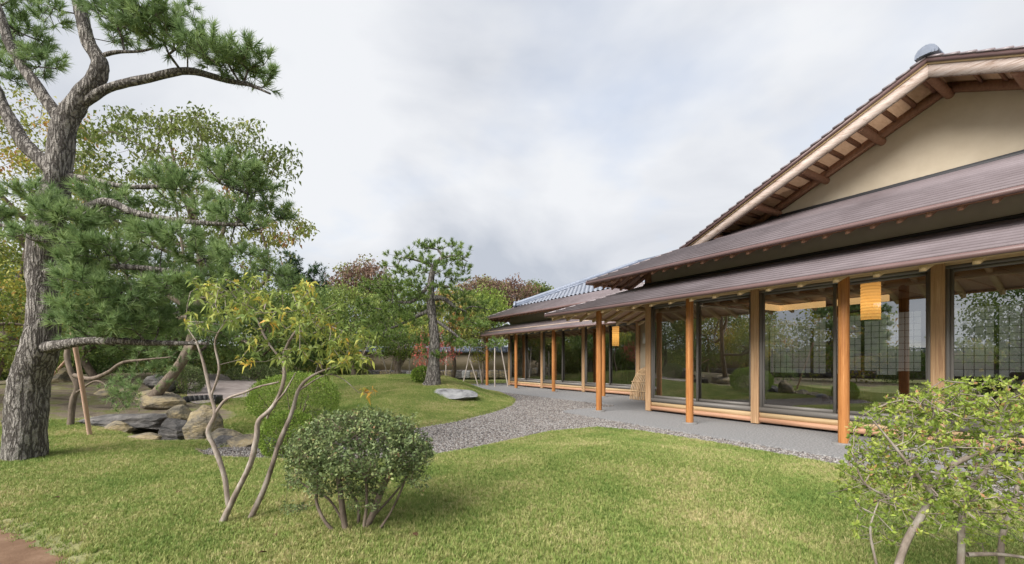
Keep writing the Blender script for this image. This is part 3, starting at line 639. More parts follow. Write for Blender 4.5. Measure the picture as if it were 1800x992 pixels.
# lanterns
def lantern(g, s, z0, z1, w, label):
    b = Bld('paper_lantern', g, s, label, 'lantern'); b.root['group'] = 'paper lanterns hanging inside'
    ge = Geo(); n = 12; zz_ = np.repeat(np.linspace(z0, z1, n + 1), 2)[1:-1]; k_ = 20
    zs_ = np.linspace(z0, z1, n * 2 + 1); V, F = tube(np.stack([np.full(len(zs_), g), np.full(len(zs_), s), zs_], -1), w * (1 - .035 * (np.arange(len(zs_)) % 2)), k_); ge.add(V, F)
    b.part('shade', ge, M['lantern']); b.cyl('cord', M['black'], (g, s, z1), (g, s, 2.99), .006, k=6)
    f = Geo()
    for zz in (z0 - .012, z1):
        V, F = tube([(g, s, zz), (g, s, zz + .01)], w * 1.01, 20); f.add(V, F); f.add(V[:20], np.arange(20)[None]); f.add(V[20:], np.arange(20)[None])
    b.part('rim', f, M['wood_dark'])
lantern(10.9, 3.86, 2.18, 2.92, .165, 'glowing cylindrical paper lantern inside the near hall window')
lantern(14.0, 14.05, 2.0, 2.95, .15, 'glowing paper lantern inside the rear wing')

# armchairs inside the hall
def armchair(g, s, rz, label):
    r = empty('armchair', W(g, s, .30), label, 'armchair', 'armchairs inside the hall', rz=ANG + rz)
    def pt(name, m, *b_, bev=.03):
        ge = Geo(); ge.box(*b_); o = link(name, ge.mesh(name), m, r); md = o.modifiers.new('b', 'BEVEL'); md.width = bev; md.segments = 3
    pt('seat', M['leather'], -.3, .3, -.3, .3, .18, .42); pt('backrest', M['leather'], .22, .38, -.32, .32, .3, .85)
    for sg in (-1, 1): pt('armrest', M['leather'], -.3, .3, sg * .38 - .07, sg * .38 + .07, .15, .6)
    for a in (-1, 1):
        for b_ in (-1, 1): pt('leg', M['wood_dark'], a * .25 - .02, a * .25 + .02, b_ * .3 - .02, b_ * .3 + .02, 0, .17, bev=.004)
armchair(11.2, 4.3, 0, 'brown leather armchair inside, nearest the lantern')
armchair(11.3, 3.2, .4, 'brown leather armchair inside beside the bay post')
armchair(12.2, 1.7, 1.2, 'brown leather armchair inside behind the rightmost window')

# bamboo guard leaning on the wing wall
bg_ = Bld('bamboo_guard', 12.5, 10.6, 'curved split-bamboo guard leaning against the wall beside the hall corner', 'fence')
for k in range(24):
    s = 11.25 - k * .075; t = np.linspace(0, math.pi / 2, 9); jit = rng.normal(0, .008)
    pts = np.stack([13.02 - 1.1 * np.cos(t) ** .9 + jit, np.full(9, s), 1.16 * np.sin(t) ** .95 + .01], -1)
    ge = Geo(); V, F = tube(pts, .022, 6); ge.add(V, F); bg_.part('slat', ge, M['bamboo'], smooth=True)
for q_ in (.25, .55, .85, 1.15):
    c_, z_ = 13.02 - 1.1 * math.cos(q_) ** .9 - .03, 1.16 * math.sin(q_) ** .95; ge = Geo(); V, F = tube([(c_, 11.3, z_), (c_, 9.5, z_)], .018, 6); ge.add(V, F); bg_.part('rail', ge, M['bamboo'], smooth=True)

# ------------------------------------------------------------------ plants: generators
def skeleton(limbs, targets, r_tip, step=.25, jitter=.05, up=.0, expo=.45, r_cap=None, reach=1.0):
    """limbs: list of (points Nx3, radii N) forming the explicit wood; targets are joined to the nearest wood, giving twigs.
    returns list of (path, radii)"""
    pos = [p for L in limbs for p in L[0]]; rad = [r for L in limbs for r in L[1]]
    par = [-1] * len(pos); nl = len(pos); pos = list(map(np.array, pos))
    T = np.asarray(targets); arr = np.array(pos)
    d0 = np.array([np.linalg.norm(arr - t, axis=1).min() for t in T]); order = np.argsort(d0)
    buf = np.zeros((len(pos) + len(T) * 14, 3)); buf[:len(pos)] = arr; n = len(pos); dep = np.zeros(len(buf))
    for ti in order:
        t = T[ti]; D = np.linalg.norm(buf[:n] - t, axis=1) + dep[:n] * .04; j = int(D.argmin()); a = buf[j].copy(); L = np.linalg.norm(t - a); k = int(np.clip(L / step, 1, 8)); prev = j
        sag = rng.normal(0, jitter, 3) * L
        for m in range(1, k + 1):
            f = m / k; p = a + (t - a) * f + sag * math.sin(math.pi * f) + np.array([0, 0, up * L * math.sin(math.pi * f)])
            if m < k: p = p + rng.normal(0, jitter * .35, 3) * step
            buf[n] = p; dep[n] = dep[prev] + 1; par.append(prev); n += 1; prev = n - 1
    ch = [[] for _ in range(n)]; w = np.zeros(n)
    for i in range(nl, n): ch[par[i]].append(i)
    for i in range(n - 1, nl - 1, -1):
        if not ch[i]: w[i] = 1
        if par[i] >= nl: w[par[i]] += w[i]
    r = r_tip * np.maximum(w, 1) ** expo
    if r_cap: r = np.minimum(r, r_cap)
    paths = []
    st = [(i, c) for i in range(nl) for c in ch[i]]
    while st:
        p0, c = st.pop(); path = [buf[p0]]; rr = [min(r[c], rad[p0] if p0 < nl else r[p0])]; cur = c
        while True:
            path.append(buf[cur]); rr.append(r[cur])
            if not ch[cur]: break
            nxt = max(ch[cur], key=lambda q_: w[q_])
            for o_ in ch[cur]:
                if o_ != nxt: st.append((cur, o_))
            cur = nxt
        paths.append((np.array(path), np.array(rr)))
    return paths
def wood_mesh(name, limbs, twigs, k1=14, k2=5, rough=.0, freq=3.):
    ge = Geo()
    for Pn, Rr in limbs:
        k = k1 if max(Rr) > .03 else 7
        V, F = tube(Pn, Rr, k)
        if rough:
            c = np.repeat(np.asarray(Pn), k, 0); d = V - c; rr = np.linalg.norm(d, axis=1)[:, None] + 1e-9
            nz = np.array([mnoise.noise(Vector(v * np.array([freq, freq, freq * .35]))) + .5 * mnoise.noise(Vector(v * freq * 2.7)) for v in V])[:, None]
            V = V + d * rough * nz
        ge.add(V, F); ge.add(V[-k:], np.arange(k)[None])
    for Pn, Rr in twigs: 
        V, F = tube(Pn, Rr, k2 if Rr[0] > .008 else 3); ge.add(V, F)
    return ge.mesh(name, True)
def leaf_quads(C, D, size, width=.45, droop=.2, fold=.25, rnd=None):
    """C base points, D unit directions, size array"""
    n = len(C); size = np.broadcast_to(size, (n,))[:, None]
    ref = rng.normal(0, 1, (n, 3)); S = np.cross(D, ref); S /= np.linalg.norm(S, axis=1)[:, None] + 1e-9
    Nn = np.cross(S, D)
    mid = C + D * size * .5; tip = C + D * size - np.array([0, 0, 1.]) * droop * size
    V = np.stack([C, mid + S * size * width * .5 + Nn * size * fold * .3, tip, mid - S * size * width * .5 + Nn * size * fold * .3], 1).reshape(-1, 3)
    F = np.arange(4 * n).reshape(-1, 4)
    return V, F, np.repeat(rnd if rnd is not None else rng.random(n), 4)
def unit(v): return v / (np.linalg.norm(v, axis=-1, keepdims=True) + 1e-9)
def needles(C, A, length, n_per=40, spread=.75, w=.0045, shoot=.08):
    """C tuft bases, A shoot axes: needles fanned along a short shoot"""
    n = len(C); Cn = np.repeat(C, n_per, 0); An = np.repeat(A, n_per, 0); tt = rng.random(n * n_per)[:, None]
    base = Cn + An * tt * shoot
    D = unit(An * (.5 + .6 * tt) + unit(rng.normal(0, 1, (n * n_per, 3))) * spread)
    L = np.repeat(np.broadcast_to(length, (n,)), n_per)[:, None] * rng.uniform(.75, 1.1, (n * n_per, 1))
    S = unit(np.cross(D, rng.normal(0, 1, D.shape))) * w
    tip = base + D * L - np.array([0, 0, 1.]) * L * .06
    V = np.stack([base - S, base + S, tip], 1).reshape(-1, 3); F = np.arange(len(V)).reshape(-1, 3)
    rn = np.repeat(np.clip(np.repeat(rng.random(n), n_per) * .6 + rng.random(n * n_per) * .4, 0, 1), 3)
    return V, F, rn
def ell(n, c, r, shell=.55, lump=.0, seed=0, zmin=-1):
    """points in an ellipsoid, pushed to the outside, with lumps"""
    u = unit(rng.normal(0, 1, (n * 3, 3))); u = u[u[:, 2] > zmin][:n]; k = len(u)
    f = rng.random(k) ** (1 / 3.) ; f = shell + (1 - shell) * f
    if lump: f = f * (1 + lump * np.array([mnoise.noise(Vector(q_ * 2.3) + Vector((seed * 7.1, seed, 0))) for q_ in u]))
    return np.asarray(c) + u * f[:, None] * np.asarray(r), u
def center_mesh(me, loc):
    co = np.empty(len(me.vertices) * 3, np.float32); me.vertices.foreach_get('co', co); co = co.reshape(-1, 3) - np.asarray(loc, np.float32); me.vertices.foreach_set('co', co.ravel()); me.update()
def plant(name, loc, label, cat, wood, crown, mwood, mleaf, group=None, wname='trunk', cname='crown'):
    r = empty(name, loc, label, cat, group)
    if wood: center_mesh(wood, loc); link(wname, wood, mwood, r)
    V, F, rn = crown; me = mesh_np(cname, V - np.asarray(loc), F, False, rn); link(cname, me, mleaf, r)
    return r
def limb(px, Y, r, n=6):
    """px: list of (x, y[, dY]); r list or (r0, r1)"""
    pts = [P(p[0], p[1], Y + (p[2] if len(p) > 2 else 0)) for p in px]; c = catmull(pts, n)
    rr = np.interp(np.linspace(0, 1, len(c)), np.linspace(0, 1, len(r)), r); return c, rr
def merge(*gs):
    V = np.vstack([g[0] for g in gs]); off = np.cumsum([0] + [len(g[0]) for g in gs[:-1]]); F = np.vstack([g[1] + o_ for g, o_ in zip(gs, off)]); return V, F, np.concatenate([g[2] for g in gs])

def pine(name, loc, label, limbs, pads, Y, needle_len, n_per, dens_, mneedle, group=None, w=.0045, rough=.0, r_tip=.004, depth=1.0, mb='pine_bark', k1=14, freq=3., shrink=1.):
    C = []; A = []
    for pd in pads:
        cx, cy, rx, ry = pd[:4]; rx *= shrink; ry *= shrink; dY = pd[4] if len(pd) > 4 else rng.uniform(-.6, .6) * depth
        Yc = Y + dY; c = P(cx, cy, Yc); R3 = np.array([rx / FPX * Yc, max(rx, ry) / FPX * Yc * .8, ry / FPX * Yc])
        n = int(dens_ * rx * ry / 1000.); u = unit(rng.normal(0, 1, (n, 3))); f = rng.random(n)[:, None] ** .4
        p = c + u * f * R3; C.append(p); A.append(unit(u * np.array([.8, .8, .35]) + np.array([0, 0, .75]) + rng.normal(0, .3, (n, 3))))
    C = np.vstack(C); A = np.vstack(A)
    tw = skeleton(limbs, C, r_tip, step=.22, jitter=.10, up=-.05, expo=.42)
    wood = wood_mesh('trunk', limbs, tw, k1, 5, rough, freq)
    crown = needles(C, A, needle_len, n_per, .75, w, needle_len * .8)
    return plant(name, loc, label, 'tree', wood, crown, M[mb], M[mneedle], group)

# --- the big pine at the left ----------------------------------------
YP = 6.2
b0 = on(42, 806); YP = float(b0[1])
trunk = limb([(40, 822), (42, 806), (45, 740), (50, 670), (72, 600), (78, 530), (72, 460), (86, 380), (102, 300), (112, 225), (140, 175), (168, 140), (176, 112), (158, 80), (146, 40), (138, 0), (128, -60), (120, -120)], YP,
             [.25, .23, .215, .205, .19, .16, .157, .15, .148, .13, .115, .10, .088, .08, .075, .065, .05, .03], 8)
limbs = [trunk,
         limb([(108, 215), (70, 160), (35, 110), (14, 70), (2, 30), (-20, -30)], YP, [.075, .07, .06, .05, .035]),
         limb([(104, 312), (80, 288), (45, 255), (20, 215), (4, 185), (-10, 150), (-40, 110)], YP, [.09, .095, .085, .07, .06, .05]),
         limb([(150, 180), (190, 155), (260, 138), (330, 125), (400, 142), (440, 150, -.2), (475, 165, -.3)], YP, [.06, .055, .05, .04, .025, .012]),
         limb([(172, 100), (205, 92), (250, 90), (290, 78)], YP, [.03, .02, .012]),
         limb([(122, 310), (170, 318), (220, 328), (280, 328), (345, 322)], YP, [.04, .035, .03, .015]),
         limb([(95, 375), (150, 365, -.3), (190, 355, -.5), (240, 375, -.5), (330, 390, -.5), (430, 396, -.5)], YP, [.06, .05, .045, .035, .02]),
         limb([(70, 612), (110, 606, -.2), (150, 600, -.3), (210, 600, -.4), (270, 603, -.4), (365, 604, -.5)], YP, [.085, .06, .05, .04, .02]),
         limb([(75, 480), (130, 470, -.4), (230, 470, -.6), (330, 480, -.4), (430, 490, 0)], YP, [.05, .04, .03, .015]),
         limb([(60, 560), (140, 560, .4), (240, 545, .6), (330, 540, .6)], YP, [.045, .03, .012]),
         limb([(75, 420), (20, 400), (-40, 390)], YP, [.05, .03, .02])]
pads = [(250, 25, 75, 38), (300, 60, 75, 36), (225, 60, 45, 30), (360, 85, 60, 36), (410, 115, 55, 34), (455, 140, 36, 26), (320, 15, 30, 16), (190, 15, 50, 30), (430, 90, 30, 18), (465, 110, 20, 12),
        (45, 70, 50, 42), (75, 115, 40, 28), (30, 15, 45, 30), (85, 30, 30, 22), (20, 130, 40, 24), (-30, 60, 50, 50),
        (60, 350, 55, 24, -.6), (115, 385, 65, 26, -.7), (40, 408, 45, 18, -.6), (150, 428, 45, 14, -.3), (190, 350, 60, 26), (200, 390, 70, 28), (300, 320, 60, 26), (400, 300, 60, 34), (440, 330, 50, 28), (480, 375, 38, 26), (410, 385, 70, 24), (340, 360, 60, 22),
        (300, 420, 70, 26), (180, 440, 80, 32, -.6), (140, 470, 50, 22, -.7), (260, 470, 80, 30), (350, 450, 70, 26), (420, 450, 55, 22), (150, 500, 60, 26, -.8), (220, 520, 80, 30, -.6), (310, 510, 80, 30), (400, 500, 70, 26), (470, 480, 50, 20), (510, 500, 40, 16),
        (125, 545, 45, 22, -.8), (180, 570, 75, 32, -.7), (250, 570, 70, 30), (330, 560, 60, 28), (230, 605, 55, 22), (150, 590, 40, 18), (300, 590, 40, 18), (-20, 380, 40, 40), (400, 545, 60, 26), (370, 590, 40, 18)]
pine('pine_tree', b0 - [0, 0, .05], 'large old pine with thick furrowed trunk at the left edge', limbs, pads, YP, .125, 56, 38, 'needle', w=.005, shrink=.8, rough=.16, k1=40, freq=7.)

# --- the pine in the middle of the lawn -----------------------------
b1 = on(760, 677); YC = float(b1[1])
limbs = [limb([(758, 682), (760, 676), (762, 640), (764, 600), (760, 560), (757, 525), (758, 490), (765, 465), (778, 452), (770, 440)], YC, [.34, .29, .19, .17, .15, .14, .11, .085, .06, .035], 7),
         limb([(760, 545), (735, 555), (705, 570), (680, 580)], YC, [.09, .07, .04, .02]), limb([(758, 525), (780, 525), (800, 540), (820, 548)], YC, [.10, .08, .05, .02]),
         limb([(768, 565), (790, 580), (815, 600), (850, 620)], YC, [.06, .05, .035, .015]), limb([(757, 500), (725, 530), (690, 530)], YC, [.07, .05, .02]),
         limb([(760, 500), (790, 505), (815, 512)], YC, [.06, .04, .02]), limb([(763, 470), (740, 460), (705, 452)], YC, [.06, .04, .02]), limb([(772, 455), (800, 450), (822, 460)], YC, [.06, .03, .015])]
pads = [(740, 437, 26, 9), (765, 433, 24, 8), (795, 434, 22, 8), (710, 452, 24, 8), (690, 450, 12, 5), (815, 446, 18, 9), (790, 458, 28, 9), (815, 475, 18, 12), (800, 490, 22, 10), (750, 455, 20, 8),
        (690, 470, 20, 7), (720, 480, 40, 12), (680, 498, 40, 12), (740, 500, 32, 10), (700, 520, 45, 14), (655, 510, 28, 10), (800, 515, 25, 10), (820, 530, 30, 12), (850, 540, 30, 12), (790, 545, 30, 10),
        (680, 550, 45, 14), (720, 565, 30, 12), (740, 545, 22, 9), (820, 565, 35, 12), (690, 590, 40, 14), (740, 600, 28, 10), (790, 600, 28, 12), (822, 606, 24, 9), (868, 606, 22, 7), (835, 572, 25, 9), (650, 575, 30, 14), (765, 625, 20, 9), (640, 540, 20, 12), (758, 470, 22, 9), (775, 480, 20, 10), (735, 520, 25, 10), (770, 505, 18, 8)]
pine('pine_tree', b1 - [0, 0, .05], 'slender pine standing alone on the lawn behind the flat pale rock', limbs, pads, YC, .14, 34, 92, 'needle_far', w=.011, r_tip=.006, depth=1.2, rough=.08, k1=20)

# --- multi-stemmed small tree ------------------------------------------
b2 = on(392, 922); YS = float(b2[1])
stems = [limb([(386, 932), (390, 921), (408, 881), (438, 820), (451, 770), (455, 740), (481, 713), (499, 668), (500, 620), (520, 583), (547, 560)], YS, [.036, .034, .031, .029, .029, .024, .02, .018, .013, .008], 6),
         limb([(401, 888), (394, 837), (378, 790), (366, 760), (378, 727), (371, 697), (358, 640), (345, 600)], YS, [.027, .026, .026, .025, .02, .014, .008], 6),
         limb([(438, 914, .1), (444, 903, .1), (468, 850, .1), (488, 787, .1), (512, 727, .1), (528, 680, .1), (560, 655, .1), (610, 640, .1)], YS, [.035, .031, .028, .025, .02, .014, .006], 6),
         limb([(378, 727), (398, 702), (430, 690), (455, 680), (490, 672)], YS, [.018, .014, .012, .008]), limb([(470, 735, .1), (478, 715), (500, 690), (520, 655)], YS, [.014, .012, .007]),
         limb([(500, 640), (470, 600), (450, 560), (430, 540)], YS, [.014, .01, .006]), limb([(371, 697), (385, 650), (378, 600), (400, 560)], YS, [.014, .011, .006]), limb([(520, 690, .1), (570, 660, .1), (600, 665, .1), (630, 690, .1)], YS, [.010, .007, .003])]
stems = [(c_, r_ * .76) for c_, r_ in stems]
tg = []
for cx, cy, rx, ry, n in [(375, 510, 40, 22, 26), (420, 530, 45, 26, 32), (400, 560, 50, 22, 16), (345, 560, 28, 26, 12), (510, 540, 50, 30, 34), (560, 560, 40, 28, 28), (600, 600, 45, 28, 34), (640, 610, 25, 22, 18), (480, 590, 60, 30, 20), (560, 620, 60, 26, 30), (610, 645, 40, 14, 16), (450, 505, 40, 20, 12), (540, 510, 30, 14, 12), (450, 620, 40, 20, 8)]:
    for _ in range(int(n * .8)): tg.append(P(cx + rng.uniform(-1, 1) * rx, cy + rng.uniform(-1, 1) * ry, YS + rng.normal(0, .28)))
tg += [P(640, 690, YS + .1), P(655, 688, YS + .1)]
tg = np.array(tg); tw = skeleton(stems, tg, .0028, .12, .12, .05, .4, r_cap=.012)
def whorls(T, n_per, size, width, upb, spread, rbase, droop=.25, off=.0):
    n = len(T); C = np.repeat(T, n_per, 0) + rng.normal(0, off, (n * n_per, 3)); D = unit(unit(rng.normal(0, 1, (n * n_per, 3))) * spread + np.array([0, 0, upb]))
    rn = np.clip(np.repeat(rbase, n_per) + rng.normal(0, .12, n * n_per), 0, 1)
    return leaf_quads(C, D, size * rng.uniform(.7, 1.15, n * n_per), width, droop, .3, rn)
rb = np.clip(rng.beta(1.8, 2.6, len(tg)), 0, .9); rb[-2:] = 1
plant('rhododendron_tree', b2, 'small multi-stemmed tree with bare grey stems and yellowing leaves on the front lawn', 'tree', wood_mesh('stem', stems, tw, 12, 5, .26, 13.),
      whorls(tg, 11, .066, .32, .18, .9, rb, .4, .014), M['bark_grey'], M['leaf_yellow'], wname='stem', cname='leaves')

# --- azalea in front (umbrella crown) ------------------------------------
b3 = on(608, 934); YA = float(b3[1])
def azalea_front():
    stems = [limb([(612, 942), (606, 925), (600, 880), (592, 830), (575, 790)], YA, [.026, .024, .022, .012]), limb([(592, 940), (570, 915), (556, 880), (560, 840), (550, 800)], YA, [.015, .013, .012, .006]),
             limb([(640, 935), (655, 905), (672, 860), (690, 820), (700, 780)], YA + .05, [.026, .026, .024, .012]), limb([(668, 930), (690, 895), (710, 850), (718, 820)], YA - .02, [.010, .009, .008, .004]),
             limb([(640, 925), (645, 880), (643, 840), (640, 780)], YA - .08, [.013, .012, .01, .006]), limb([(628, 935), (630, 890), (610, 850), (620, 790)], YA + .12, [.014, .012, .01, .006]),
             limb([(610, 930, .1), (580, 880, .1), (545, 860, .1), (520, 840, .1)], YA, [.010, .009, .007, .004]), limb([(650, 915, .1), (700, 860, .2), (725, 820, .2)], YA, [.010, .009, .006])]
    c = P(632, 808, YA); k = YA / FPX
    n = 1500; u = unit(rng.normal(0, 1, (n * 4, 3))); u = u[u[:, 2] > -.05][:n]
    f = 1 - .30 * rng.random(len(u)) ** 1.4 + .12 * (rng.random(len(u)) > .96); f *= 1 + .16 * np.array([mnoise.noise(Vector(q_ * 2.7)) + .6 * mnoise.noise(Vector(q_ * 6.3)) for q_ in u])
    T = c + u * f[:, None] * np.array([126 * k, 112 * k, 84 * k])
    lo = []
    for cx, cy, rx, ry, m in [(540, 830, 35, 30, 90), (580, 850, 40, 25, 90), (640, 845, 35, 25, 110), (520, 895, 22, 10, 14), (720, 835, 25, 14, 40), (740, 850, 10, 20, 8), (640, 880, 25, 18, 30), (632, 812, 105, 22, 260)]:
        for _ in range(m): lo.append(P(cx + rng.uniform(-1, 1) * rx, cy + rng.uniform(-1, 1) * ry, YA + rng.normal(0, .16)))
    T = np.vstack([T, lo]); tw = skeleton(stems, T, .0017, .08, .12, .0, .38, r_cap=.010)
    rb = np.clip(rng.beta(2, 2.2, len(T)), 0, 1)
    return plant('azalea_bush', b3, 'umbrella-shaped clipped azalea with exposed stems on the front lawn', 'bush', wood_mesh('stem', stems, tw, 9, 4, .12, 12.),
                 whorls(T, 9, .030, .5, .35, 1.0, rb, .1, .012), M['bark_brown'], M['leaf_azalea'], wname='stem', cname='leaves')
azalea_front()

# --- azalea at the right edge ------------------------------------------------
YR = 2.35
def azalea_right():
    zg = Hz(1.95, YR); yb = HY - (zg - CAMH) / YR * FPX; base = np.array([1.95, YR, zg])
    stems = [limb([(1555, yb), (1590, 960), (1615, 915), (1640, 870), (1665, 825), (1720, 795), (1780, 760), (1840, 730)], YR, [.019, .018, .017, .016, .013, .010, .006]),
             limb([(1685, yb, .1), (1690, 960, .1), (1690, 920, .1), (1700, 870, .1), (1730, 830, .1), (1750, 780, .1), (1760, 730, .1)], YR, [.018, .017, .016, .014, .010, .006]),
             limb([(1770, yb, .15), (1760, 960, .15), (1780, 890, .15), (1800, 820, .2), (1840, 760, .2)], YR, [.015, .014, .011, .006]), limb([(1640, 870), (1600, 820), (1560, 770), (1535, 740)], YR - .05, [.011, .009, .006, .003]),
             limb([(1620, 925), (1570, 880), (1520, 850), (1500, 800)], YR + .05, [.009, .007, .005, .003]), limb([(1665, 825), (1650, 770), (1640, 720), (1620, 710)], YR + .1, [.009, .007, .005, .003]),
             limb([(1700, 975, .1), (1760, 975, .1), (1830, 985, .1)], YR, [.013, .010, .006]), limb([(1560, yb, -.05), (1540, 990, -.05), (1530, 930, -.05), (1545, 880, -.05)], YR, [.007, .006, .003])]
    c = P(1735, 850, YR + .1); k = YR / FPX; T = []
    n = 2300; u = unit(rng.normal(0, 1, (n * 4, 3))); u = u[u[:, 2] > -.25][:n]; f = 1 - .35 * rng.random(len(u)) ** 1.5; f *= 1 + .12 * np.array([mnoise.noise(Vector(q_ * 2.6)) for q_ in u])
    T = c + u * f[:, None] * np.array([240 * k, 175 * k, 190 * k])
    lo = [P(rng.uniform(1495, 1850), rng.uniform(820, 960), YR + rng.normal(0.05, .16)) for _ in range(260)]
    T = np.vstack([T, lo]); tw = skeleton(stems, T, .0017, .06, .2, .0, .40, r_cap=.009)
    rb = np.clip(rng.beta(2, 2.0, len(T)) + (T[:, 2] - c[2]) * .3, 0, .86)
    return plant('azalea_bush', base, 'open twiggy azalea with bright green leaf tips at the lower right corner', 'bush', wood_mesh('stem', stems, tw, 9, 4, .10, 12.),
                 whorls(T, 9, .024, .48, .55, .9, rb, .0, .004), M['bark_grey'], M['leaf_bright'], wname='stem', cname='leaves')
azalea_right()

# --- clipped round shrubs ----------------------------------------------------
def round_shrub(px, py, wpx, hpx, label, m, nleaf=9000, ls=.03, group='clipped round shrubs', Y=None):
    b = on(px, py) if Y is None else P(px, py, Y); Y = float(b[1]); k = Y / FPX; R3 = np.array([wpx * k / 2, wpx * k / 2 * .9, hpx * k * .56]); c = b + np.array([0, 0, hpx * k * .44])
    u = unit(rng.normal(0, 1, (nleaf * 2, 3))); u = u[u[:, 2] > -.75][:nleaf]
    f = 1 - .13 * rng.random(len(u)) ** 1.3 + .07 * (rng.random(len(u)) > .97); f *= 1 + .09 * np.array([mnoise.noise(Vector(q_ * 3.3) + Vector((px, 0, 0))) + .5 * mnoise.noise(Vector(q_ * 9)) for q_ in u])
    C = c + u * f[:, None] * R3; D = unit(u + rng.normal(0, .6, u.shape) + np.array([0, 0, .3]))
    crown = leaf_quads(C, D, ls * rng.uniform(.7, 1.3, len(C)), .55, .0, .2, np.clip(rng.beta(2, 2, len(C)), 0, 1))
    stems = [(catmull([b + [rng.normal(0, .05), rng.normal(0, .05), -.03], b + np.array([x * R3[0], y * R3[1], R3[2] * .4]), c + np.array([x * 1.6, y * 1.6, .3]) * R3], 4), np.linspace(.02, .006, 9)) for x, y in rng.uniform(-.4, .4, (6, 2))]
    tw = skeleton(stems, C[::max(1, len(C) // 260)] - u[::max(1, len(C) // 260)] * .03, .002, .15, .1, 0, .4)
    plant('round_shrub', b, label, 'shrub', wood_mesh('stem', stems, tw, 7, 4), crown, M['bark_brown'], M[m], group, 'stem', 'leaves')
round_shrub(518, 738, 150, 82, 'larger clipped round shrub on the rise behind the bare stems', 'leaf_box', 14000, .035)
round_shrub(510, 806, 100, 84, 'smaller clipped shrub beside the gravel behind the umbrella azalea', 'leaf_box', 9000, .03)
round_shrub(322, 690, 66, 48, 'dark rounded shrub beyond the stone basin', 'leaf_azalea', 5000, .05)
round_shrub(742, 672, 36, 26, 'low loose shrub at the foot of the lawn pine', 'leaf_box', 2500, .07)
round_shrub(445, 668, 80, 26, 'low dark hedge shrub beyond the pale stone path', 'leaf_azalea', 4000, .06)

# --- rocks --------------------------------------------------------------
def rock(name, c, dims, seed, m, label, rz=0, cuts=11, group='stones around the dry stream', sub=4):
    bm = bmesh.new(); bmesh.ops.create_icosphere(bm, subdivisions=sub, radius=1); rr = np.random.default_rng(seed)
    dirs = unit(rr.normal(0, 1, (cuts, 3))); off = rr.uniform(.55, .85, cuts); V = np.array([v.co for v in bm.verts])
    for d, o_ in zip(dirs, off):
        t = V @ d; V = V - np.outer(np.maximum(t - o_, 0) * .93, d)
    nz = np.array([mnoise.fractal(Vector(v * 1.7 + seed), 1.0, 2.0, 5) for v in V]); V = V * (1 + .10 * nz)[:, None]
    st = np.array([mnoise.noise(Vector((v[0] * .8, v[1] * .8, v[2] * 7 + seed))) for v in V]); V[:, :2] *= (1 + .05 * st)[:, None]
    V = V * np.array(dims) / 2 * 1.2
    for v, p in zip(bm.verts, V): v.co = p
    me = bpy.data.meshes.new(name); bm.to_mesh(me); bm.free()
    for p in me.polygons: p.use_smooth = False
    o = link(name, me, M[m], loc=c); o.rotation_euler = (0, 0, rz); return tag(o, label, 'stone', group)
def rk(name, x0, y0, x1, y1, Y, dep, seed, m, label, rz=0, **kw):
    c = P((x0 + x1) / 2, (y0 + y1) / 2, Y); k = Y / FPX; return rock(name, c, ((x1 - x0) * k, dep, (y1 - y0) * k), seed, m, label, rz, **kw)
rk('bridge_stone', 136, 724, 318, 758, 9.0, .95, 3, 'rock_dark', 'long flat slab stone bridging the dry stream', .08, cuts=14)
rk('boulder', 326, 722, 384, 792, 8.2, .6, 5, 'rock', 'upright ochre boulder at the right end of the stone bridge')
rk('boulder', 276, 738, 330, 790, 8.55, .5, 8, 'rock_dark', 'dark boulder in the hollow beneath the stone bridge')
rk('boulder', 298, 716, 344, 752, 8.9, .5, 12, 'rock', 'mossy wedge stone on top of the bridge end')
rk('boulder', 372, 751, 428, 796, 7.7, .6, 14, 'rock', 'ochre block stone just right of the upright boulder')
rk('boulder', 400, 762, 466, 796, 7.35, .55, 17, 'rock', 'low ochre wedge stone at the gravel edge left of the shrub')
rk('boulder', 378, 768, 412, 800, 7.3, .4, 19, 'rock_dark', 'small dark slanted stone between the ochre blocks')
rk('boulder', 452, 770, 486, 792, 7.2, .35, 20, 'rock_pale', 'small grey stone half behind the right bare stem')
rk('edge_stone', 176, 742, 236, 766, 8.5, .45, 21, 'rock', 'flat brown stone left of the hollow on the lawn edge')
rk('edge_stone', 228, 762, 284, 778, 7.9, .4, 23, 'rock', 'thin flat stone in front of the dark hollow')
rk('edge_stone', 280, 776, 330, 792, 7.5, .35, 25, 'rock_dark', 'thin grey edging stone right of the dark hollow')
rk('edge_stone', 318, 790, 372, 804, 6.9, .35, 27, 'rock', 'lowest flat edging stone at the gravel tip')
rk('boulder', 240, 690, 318, 732, 10.8, .9, 29, 'rock', 'broad rounded brown boulder behind the stone bridge')
rk('boulder', 262, 660, 300, 694, 12.6, .7, 31, 'rock_dark', 'brown stone beside the dark rounded shrub')
rk('boulder', 100, 716, 145, 742, 10.5, .6, 33, 'rock_dark', 'dark stone at the far left end of the bridge')
rk('boulder', 60, 650, 135, 700, 13.5, 1.0, 35, 'rock', 'large brown boulder on the slope behind the leaning sapling')
rk('boulder', 170, 680, 232, 716, 12.0, .8, 37, 'rock', 'brown boulder on the bare slope behind the bamboo pole')
rk('lawn_stone', 728, 686, 838, 704, float(on(785, 691)[1]), 1.7, 41, 'rock_pale', 'flat pale grey stone lying on the lawn before the pine', group='lawn stone')
